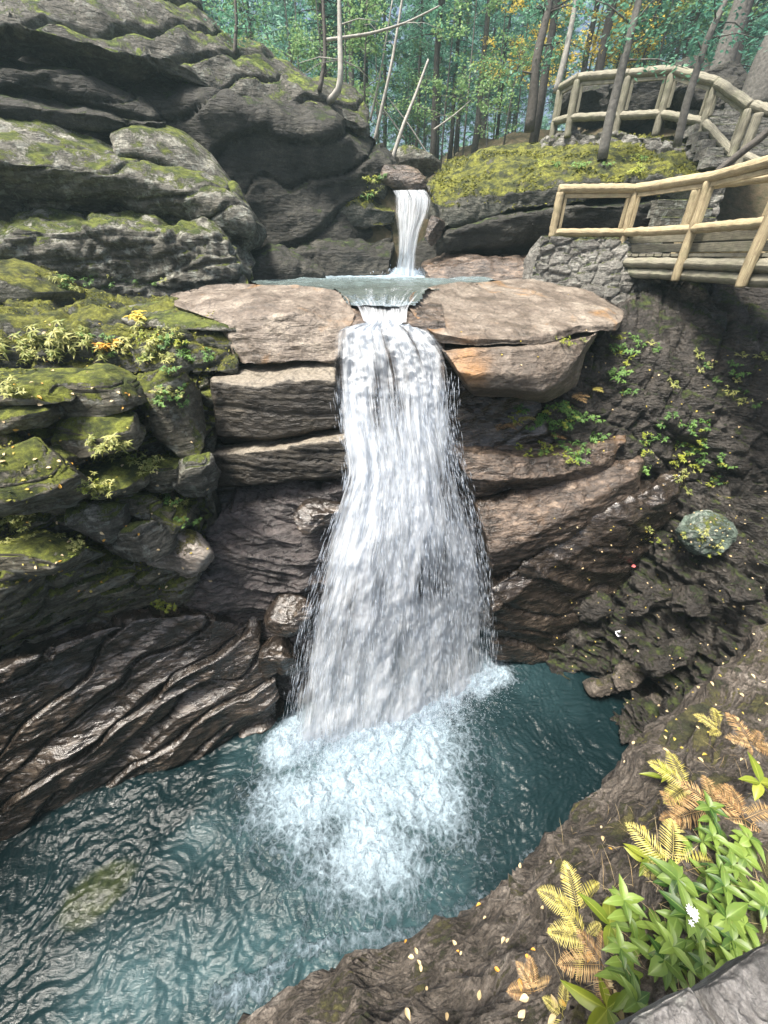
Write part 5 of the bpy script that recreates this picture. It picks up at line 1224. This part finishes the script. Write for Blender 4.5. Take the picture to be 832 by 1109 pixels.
BV, OWN = bvh_of([o for o in ROCKS])
def hit(px, py):
    d = ray(px, py); d = Vector(d).normalized(); h = BV.ray_cast(Vector((0, 0, H)), d)
    return (h[0], h[1]) if h[0] is not None else (None, None)
USED = set()
def put(proto, loc, rz, sc, label, cat, group=None, tilt=None, rx=0, ry=0):
    o = proto if proto.name not in USED else copy_tree(proto); USED.add(proto.name)
    o.location = loc; o.rotation_euler = (rx, ry, rz); o.scale = (sc,) * 3
    return tag(o, label, cat, group)

# ledge plants
PP = [whorl_plant('leafy_plant', 201, .16, 6, .085, .030, 'palegreen', 2, stems=4, spreadr=.09),
      whorl_plant('leafy_plant', 202, .12, 5, .075, .030, 'smallgreen', 2, stems=5, spreadr=.10),
      whorl_plant('leafy_plant', 203, .22, 6, .11, .036, 'palegreen', 3, stems=3, spreadr=.08),
      whorl_plant('leafy_plant', 204, .10, 5, .07, .03, 'lime', 2, stems=5, spreadr=.10)]
cl = [ # centre x,y, spread x,y, count, kinds, size, label, group
 (40, 378, 45, 14, 13, (0, 2, 2), 1.25, 'pale starry-leaved plant on the mossy shelf at the left edge', 'plants on the left end of the mossy shelf'),
 (150, 375, 60, 16, 17, (0, 1, 3, 2), 1.1, 'leafy plant on the mossy shelf in front of the flat grey slab', 'plants on the middle of the mossy shelf'),
 (205, 392, 25, 12, 5, (1, 1, 0), 1.0, 'low green plant on the right end of the mossy shelf', 'plants at the right end of the mossy shelf'),
 (120, 490, 22, 12, 11, (0, 0, 2), 1.05, 'plant with bright star-shaped leaves between the broken left ledges', 'star-leaved plants between the left ledges'),
 (106, 530, 18, 5, 5, (0, 0, 3), .9, 'pale plant on the narrow mossy shelf', 'pale plants on the narrow mossy shelf'),
 (162, 500, 8, 14, 4, (0,), .8, 'small pale plant beside the mossy stone left of the wedged boulder', 'pale plants by the mossy stone'),
 (185, 430, 14, 12, 5, (1, 1, 0), .8, 'small plant clinging to the face of the tall dark block', 'plants on the tall dark block'),
 (192, 545, 12, 6, 4, (0, 1), .8, 'small plant above the olive mossy slope', 'plants above the olive mossy slope'),
 (200, 570, 8, 6, 2, (1,), .8, 'bright green tuft on the olive mossy slope', 'green tufts on the olive slope'),
 (178, 655, 12, 9, 4, (3, 3), .95, 'yellow-green tuft glowing on the dark overhanging band', 'yellow-green tufts on the dark overhang'),
 (20, 575, 22, 14, 6, (0, 0), .8, 'pale plant hanging on the low dark block at far left', 'pale plants on the far-left block'),
 (80, 605, 14, 24, 6, (0, 3), .6, 'tiny pale plant scattered on the shaded left rock', 'tiny pale plants on the shaded left rock'),
 (118, 308, 60, 8, 12, (0, 1, 1), 1.1, 'plant at the foot of the rough grey ledge upper left', 'plants below the rough grey ledge'),
 (10, 425, 10, 12, 3, (0, 2), .9, 'pale plant between the thin slabs at the left edge', 'pale plants between the thin slabs'),
 (590, 455, 34, 10, 16, (1, 1, 3), 1.0, 'green plant in the dark recess right of the falls', 'plants in the recess right of the falls'),
 (600, 490, 34, 8, 10, (3, 1), .9, 'low green plant on the edge of the pinkish slab', 'plants on the pinkish slab'),
 (625, 460, 24, 20, 12, (1, 1), .9, 'green plant at the right end of the recess', 'plants at the right end of the recess'),
 (730, 480, 34, 28, 20, (1, 1, 3), 1.05, 'leafy green plant on the dark shaded flank', 'plants on the dark shaded flank'),
 (760, 515, 30, 22, 12, (0, 1, 3), .8, 'pale green plant below the shaded flank', 'plants below the shaded flank'),
 (672, 385, 12, 24, 7, (1, 3), 1.1, 'green plant climbing the dark cleft beside the tan slab', 'plants in the dark cleft'),
 (730, 400, 50, 30, 9, (1, 0), .9, 'sparse plant on the dark slope under the boardwalk', 'plants on the dark slope under the boardwalk'),
 (805, 410, 20, 30, 7, (0, 1), .9, 'pale plant at the right edge under the boardwalk', 'plants at the right edge under the boardwalk'),
 (740, 590, 40, 18, 8, (0, 3), .7, 'small pale plant around the lichen-green boulder', 'plants around the lichen-green boulder'),
 (625, 372, 20, 4, 4, (3, 0), .6, 'tiny plant in the crack of the tan slab', 'tiny plants in the tan slab crack'),
 (405, 200, 14, 26, 9, (3, 0, 1), 1.5, 'pale green plant on the mossy knob left of the upper falls', 'plants on the mossy knob'),
 (640, 180, 60, 8, 8, (1, 3), 1.3, 'low plant on the bright mossy crown right of the upper falls', 'plants on the mossy crown'),
]
rs = np.random.default_rng(5)
for (cx, cy, sx, sy, n, kinds, sc, lab, grp) in cl:
    for i in range(int(n * (1.9 if cx < 300 and cy > 340 else 1.3))):
        x_, y_ = cx + rs.uniform(-1, 1) * sx, cy + rs.uniform(-1, 1) * sy
        q, nn = hit(x_, y_)
        if q is None: continue
        k = kinds[i % len(kinds)]; tl = Vector((nn.x * .5, nn.y * .5 - .15, 1)).normalized(); eu = tl.to_track_quat('Z', 'Y').to_euler()
        o = put(PP[k], q, 0, sc * (.66 if cx < 300 else .8) * rs.uniform(.7, 1.2), lab, 'plant', grp)
        o.rotation_mode = 'QUATERNION'; o.rotation_quaternion = tl.to_track_quat('Z', 'Y') @ Matrix.Rotation(rs.uniform(0, 6.28), 4, 'Z').to_quaternion()
# orange and pink tufts
OT = whorl_plant('leafy_plant', 205, .12, 6, .08, .04, 'orange', 2, stems=5, spreadr=.06)
YT = whorl_plant('leafy_plant', 206, .12, 6, .09, .05, 'yellow', 2, stems=4, spreadr=.08)
q, _ = hit(112, 383); put(OT, q, 0, 1.2, 'orange autumn plant glowing in the middle of the mossy shelf', 'plant')
q, _ = hit(152, 350); put(YT, q, 0, 1.2, 'yellow plant at the foot of the flat grey slab', 'plant')
# bracken in the recess
FB = fern('fern', 210, 5, .42, 'fernbrown', .3, arc=(-2.4, -.6)); FB2 = fern('fern', 211, 5, .36, 'fernyellow', .3, arc=(-2.6, -.4))
for i, (x_, y_, sc, pr, lab) in enumerate([(545, 458, .9, FB, 'withered brown fern hanging at the left of the recess'), (566, 450, .9, FB2, 'yellow fern in the middle of the recess'), (590, 442, .95, FB2, 'pale fern drooping from the top of the recess'), (618, 428, .95, FB, 'brown fern under the nose of the tan slab'), (640, 420, .8, FB2, 'small yellow fern at the right of the tan slab'), (596, 470, .7, FB, 'curled dead fern over the pinkish slab'), (776, 535, .7, FB2, 'small pale fern on the slope above the lichen boulder')]):
    q, _ = hit(x_, y_)
    put(pr, q - Vector((0, .05, 0)), i * .3, sc, lab, 'fern')

# --- close plants at the lower right
def B(px, py):
    q, nn = hit(px, py); return q if q is not None else Vector(Q(px, py, 2.0))
def lift(px, py, up_):      # foot on the bank so that the head, up_ above it, is seen at px, py
    d = ray(px, py)
    for t in np.linspace(.5, 6, 600):
        p_ = np.array([0, 0, H]) + d * t
        h = BV.ray_cast(Vector((p_[0], p_[1], H)), Vector((0, 0, -1)))[0]
        if h is not None and p_[2] - h.z <= up_: return Vector((p_[0], p_[1], h.z))
    return B(px, py)
bigs = [
 ('hobble', 664, 1005, .16, 'big yellow-green leafed plant beside the pale fern, nearest the pool'),
 ('hobble2', 700, 925, .20, 'upright lime plant at the top of the green clump'),
 ('hobble', 650, 1088, .12, 'lime-leaved seedling touching the coping stone at the bottom'),
 ('hobble2', 722, 842, .16, 'lime plant above the ferns at the upper left of the clump'),
 ('hobble', 826, 850, .20, 'yellow-green plant at the right edge above the ferns'),
]
HB = whorl_plant('leafy_plant', 220, .16, 5, .15, .062, 'lime', 1, stems=1, spreadr=.01, teeth=.05, droop=.3)
HB2 = whorl_plant('leafy_plant', 221, .20, 5, .13, .05, 'lime', 2, stems=1, spreadr=.01, teeth=.05, flowers=0, droop=.3)
for i, (k, x_, y_, up_, lab) in enumerate(bigs):
    put(HB if k == 'hobble' else HB2, lift(x_, y_, up_), i * 1.3, 1.0 if i < 3 else 1.1, lab, 'plant')
AS = [whorl_plant('leafy_plant', 230, .24, 7, .105, .054, 'fresh', 2, stems=1, spreadr=.01, teeth=.08, droop=.35), whorl_plant('leafy_plant', 231, .20, 6, .095, .050, 'fresh', 3, stems=1, spreadr=.02, teeth=.08, droop=.4), whorl_plant('leafy_plant', 232, .24, 7, .10, .052, 'fresh', 2, stems=1, spreadr=.01, teeth=.08, flowers=9, droop=.35)]
sp = [(745, 1020, 0), (768, 1000, 0), (730, 985, 1), (790, 985, 0), (815, 960, 1), (800, 1010, 1), (765, 960, 1), (735, 950, 0), (822, 1000, 0), (780, 935, 1), (810, 925, 0), (828, 940, 1), (750, 1045, 1), (705, 1055, 1), (690, 1040, 1), (722, 1030, 0), (838, 975, 0), (825, 905, 0), (775, 1022, 1), (710, 1005, 1), (840, 1010, 1), (760, 905, 1), (800, 890, 1), (700, 970, 1)]
for i, (x_, y_, k) in enumerate(sp):
    put(AS[k], lift(x_, y_, .22), i * 2.1, (.74 + .09 * (i % 4)), 'fresh green leafy plant ' + ('directly behind the coping stones' if y_ > 1015 - (x_ - 750) * .6 else 'at the right edge of the clump' if x_ > 795 else 'in the upper part of the clump' if y_ < 965 else 'in the middle of the clump') + (', tall' if k == 0 else ', low'), 'plant', 'green plants crowded behind the coping stones')
put(AS[2], lift(738, 982, .24), .4, 1.0, 'green plant with a small head of white blossom in the middle of the clump', 'plant')
FY = fern('fern', 240, 5, .42, 'fernyellow', .45); FO = fern('fern', 241, 6, .38, 'fernbrown', .45)
fs_ = [(632, 985, FY, .8, 2.7, 'pale yellow fern frond spreading left of the big leaves'), (583, 1070, FO, .72, 1.2, 'withered orange fern alone on the bare bank'), (735, 935, FY, .9, 2.2, 'yellow-green fern between the lime plants'), (780, 870, FO, 1.15, .4, 'bronze fern at the upper right of the clump'),
       (745, 880, FO, .95, 2.9, 'orange-brown fern above the yellow-green one'), (815, 880, FO, 1.1, 1.2, 'rust-coloured fern at the right edge'), (750, 845, FY, .9, 3.6, 'golden fern at the top of the clump'), (785, 785, FY, .8, 2.4, 'pale fern reaching over the bank above the clump'), (660, 1040, FO, .7, .2, 'dry brown fern under the big yellow-green leaves'), (822, 800, FO, .95, 5, 'pinkish dry fern at the right edge above the clump'), (640, 1012, FY, .7, 4.2, 'small pale fern below the first one'), (615, 1095, FY, .6, 0, 'tiny pale fern at the bottom edge')]
for i, (x_, y_, pr, sc, rz, lab) in enumerate(fs_): put(pr, lift(x_, y_, .10), rz, sc * .78, lab, 'fern')
GR = empty('grass', (0, 0, 0), 'dry thin grass and twigs between the ferns', 'grass', kind='stuff')
bpy.data.objects.remove(GR)
A = Acc()
for i in range(420):
    x_, y_ = rs.uniform(600, 840), rs.uniform(780, 1090)
    if (x_ - 600) * .55 + (y_ - 780) < 130: continue
    q = B(x_, y_); an = rs.uniform(0, 6.28); L = rs.uniform(.04, .16); e = q + Vector((math.cos(an) * L, math.sin(an) * L, L * rs.uniform(.1, .8)))
    A.add(*tube([q, (q + e) / 2 + Vector((0, 0, .02)), e], [.0013, .001, .0004], 3))
tag(obj('grass', A.V, A.F, M['dead']), 'dry thin grass and twigs between the ferns', 'grass', kind='stuff')

# fallen leaves
def fl(name, seed, L, Wd, mat):
    V, Fc = leaf_geo(L, Wd, .25, .2, n=6); V[:, 0] -= L / 2; V[:, 2] += .25 * V[:, 0] * V[:, 1] / L
    o = obj(name, V + [0, 0, .006], Fc, M[mat]); return o
FLV = [fl('fallen_leaf', 1, .055, .035, 'dead'), fl('fallen_leaf', 2, .045, .034, 'yellow'), fl('fallen_leaf', 3, .05, .03, 'orange')]
zones = [((600, 835), (560, 830), 190, 'pale fallen leaf lying on the dark right bank', 'leaves fallen on the dark right bank', (0, 0, 1), .85),
         ((420, 700), (880, 1105), 60, 'fallen leaf on the bare brown brow of the bank', 'leaves fallen on the brown brow', (0, 2, 0), .8),
         ((640, 835), (380, 600), 60, 'small pale leaf caught on the dark slope under the boardwalk', 'leaves on the dark slope', (0, 1), 1.1),
         ((0, 230), (345, 640), 110, 'small pale leaf lying on the left ledges', 'leaves on the left ledges', (0, 1, 0, 2), 1.0),
         ((480, 660), (310, 400), 10, 'tiny fallen leaf on the tan slabs', 'leaves on the tan slabs', (1, 0), .9)]
for (xr, yr, n, lab, grp, ks, sc) in zones:
    for i in range(n):
        q, nn = hit(rs.uniform(*xr), rs.uniform(*yr))
        if q is None or nn.z < .1 and nn.y > -.1: continue
        pr = FLV[ks[i % len(ks)]]; o = put(pr, q, 0, sc * rs.uniform(.6, 1.2), lab, 'leaf', grp)
        nv_ = (nn + Vector((0, 0, .8))).normalized(); o.rotation_mode = 'QUATERNION'; o.rotation_quaternion = nv_.to_track_quat('Z', 'Y') @ Matrix.Rotation(rs.uniform(0, 6.28), 4, 'Z').to_quaternion()
q, nn = hit(308, 574 + 14); 
# scrap of white paper and a pink leaf on the bank
A = Acc(); n = 9; u, v = np.meshgrid(np.linspace(-.5, .5, n), np.linspace(-.5, .5, n)); pq = np.stack([u.ravel() * .13, v.ravel() * .12, 0 * u.ravel()], -1); pq[:, 2] = .03 * fbm(pq * 16, 3, 7) + .03
pap = obj('paper_scrap', pq, grid_faces(n, n).tolist(), simple('white_paper', (.8, .82, .88), .8, sc=20, bump=.1, c2=(.6, .62, .68))); pap.location = B(669, 686); pap.rotation_euler = (.5, .1, .3); tag(pap, 'crumpled white scrap of paper on the dark bank', 'paper scrap')
V, Fc = leaf_geo(.12, .08, .3, .2); pk = obj('fallen_leaf', V, Fc, simple('pink_leaf', (.65, .16, .16), .6, sc=20, bump=.1)); pk.location = B(683, 613) + Vector((0, -.02, .02)); pk.rotation_euler = (.6, 0, .2); tag(pk, 'single pink-red leaf on the bank above the paper scrap', 'leaf')

# moss tufts and creeping ground cover on the mossy rocks
Cs = []
rs = np.random.default_rng(61)
for o in ROCKS:
    mn = o.data.materials[0].name
    if mn not in ('moss_covered_rock', 'grey_mossy_rock'): continue
    me = o.data; n = len(me.polygons); c = np.empty(n * 3); me.polygons.foreach_get('center', c); c = c.reshape(-1, 3) + np.array(o.location)
    nr = np.empty(n * 3); me.polygons.foreach_get('normal', nr); nr = nr.reshape(-1, 3); ar = np.empty(n); me.polygons.foreach_get('area', ar)
    k = (nr[:, 2] > .45) & (fbm(c * 1.8, 3, 62) > (.12 if 'moss_c' in mn else .15)); dens = np.where(c[:, 1] > 10, 260, 420) * (1.0 if 'moss_c' in mn else .8)
    cnt = rs.poisson(ar * dens) * k; c = np.repeat(c, cnt, 0); nr = np.repeat(nr, cnt, 0)
    Cs.append(c + rs.normal(0, .02, c.shape) + nr * .012)
Cs = np.concatenate(Cs)
if len(Cs) > 42000: Cs = Cs[rs.choice(len(Cs), 42000, False)]
sz = np.where(Cs[:, 1] > 10, .075, .042); V1, F1_ = cards(Cs, 1.0, rs, .6, .5); V1 = (V1.reshape(-1, 4, 3) - Cs[:, None]) * sz[:, None, None] + Cs[:, None]
M['mosstuft'] = leaf_mat('moss_tuft', (.06, .075, .012), (.27, .27, .045), .3, .8)
tag(obj('moss', V1.reshape(-1, 3), F1_, M['mosstuft'], smooth=False), 'shaggy yellow-green moss tufts on the tops of the rocks', 'moss', kind='stuff')
# ================================================================== HAZE
hz = bpy.data.materials.new('haze_air'); hz.use_nodes = True; hn = hz.node_tree; hn.nodes.clear()
out = hn.nodes.new('ShaderNodeOutputMaterial'); pv_ = hn.nodes.new('ShaderNodeVolumePrincipled')
pv_.inputs['Color'].default_value = (.60, .86, .90, 1); pv_.inputs['Density'].default_value = .0019; pv_.inputs['Anisotropy'].default_value = .3
hn.links.new(pv_.outputs[0], out.inputs['Volume'])
Vb = np.array([(x_, y_, z_) for x_ in (-125, 125) for y_ in (-65, 165) for z_ in (-4, 34)], float)
hb = obj('haze', Vb, [(0, 1, 3, 2), (4, 6, 7, 5), (0, 4, 5, 1), (2, 3, 7, 6), (0, 2, 6, 4), (1, 5, 7, 3)], hz, smooth=False); tag(hb, 'pale blue misty air filling the gorge and forest', 'haze', kind='stuff')
# orange seep stain on the nose of the lower tan slab and by the lip
for o in ROCKS:
    if 'orange-stained' in o.get('label', '') or 'upper of two tiers' in o.get('label', ''):
        n = len(o.data.vertices); co = np.empty(n * 3); o.data.vertices.foreach_get('co', co); co = co.reshape(-1, 3) + np.array(o.location)
        a_, b_, c_ = P(512, 398, 6.0), P(500, 385, 6.1), P(458, 350, 6.7)
        dd = np.minimum(np.linalg.norm((co - a_) * [1.6, 1, 1], axis=1), np.linalg.norm(co - b_, axis=1) * 1.2)
        dd = np.minimum(dd, np.linalg.norm(co - c_, axis=1) * 1.3)
        set_attr(o, 'stain', .9 * np.exp(-((dd + .1 * fbm(co * 3, 3, 5)) / .34) ** 2))
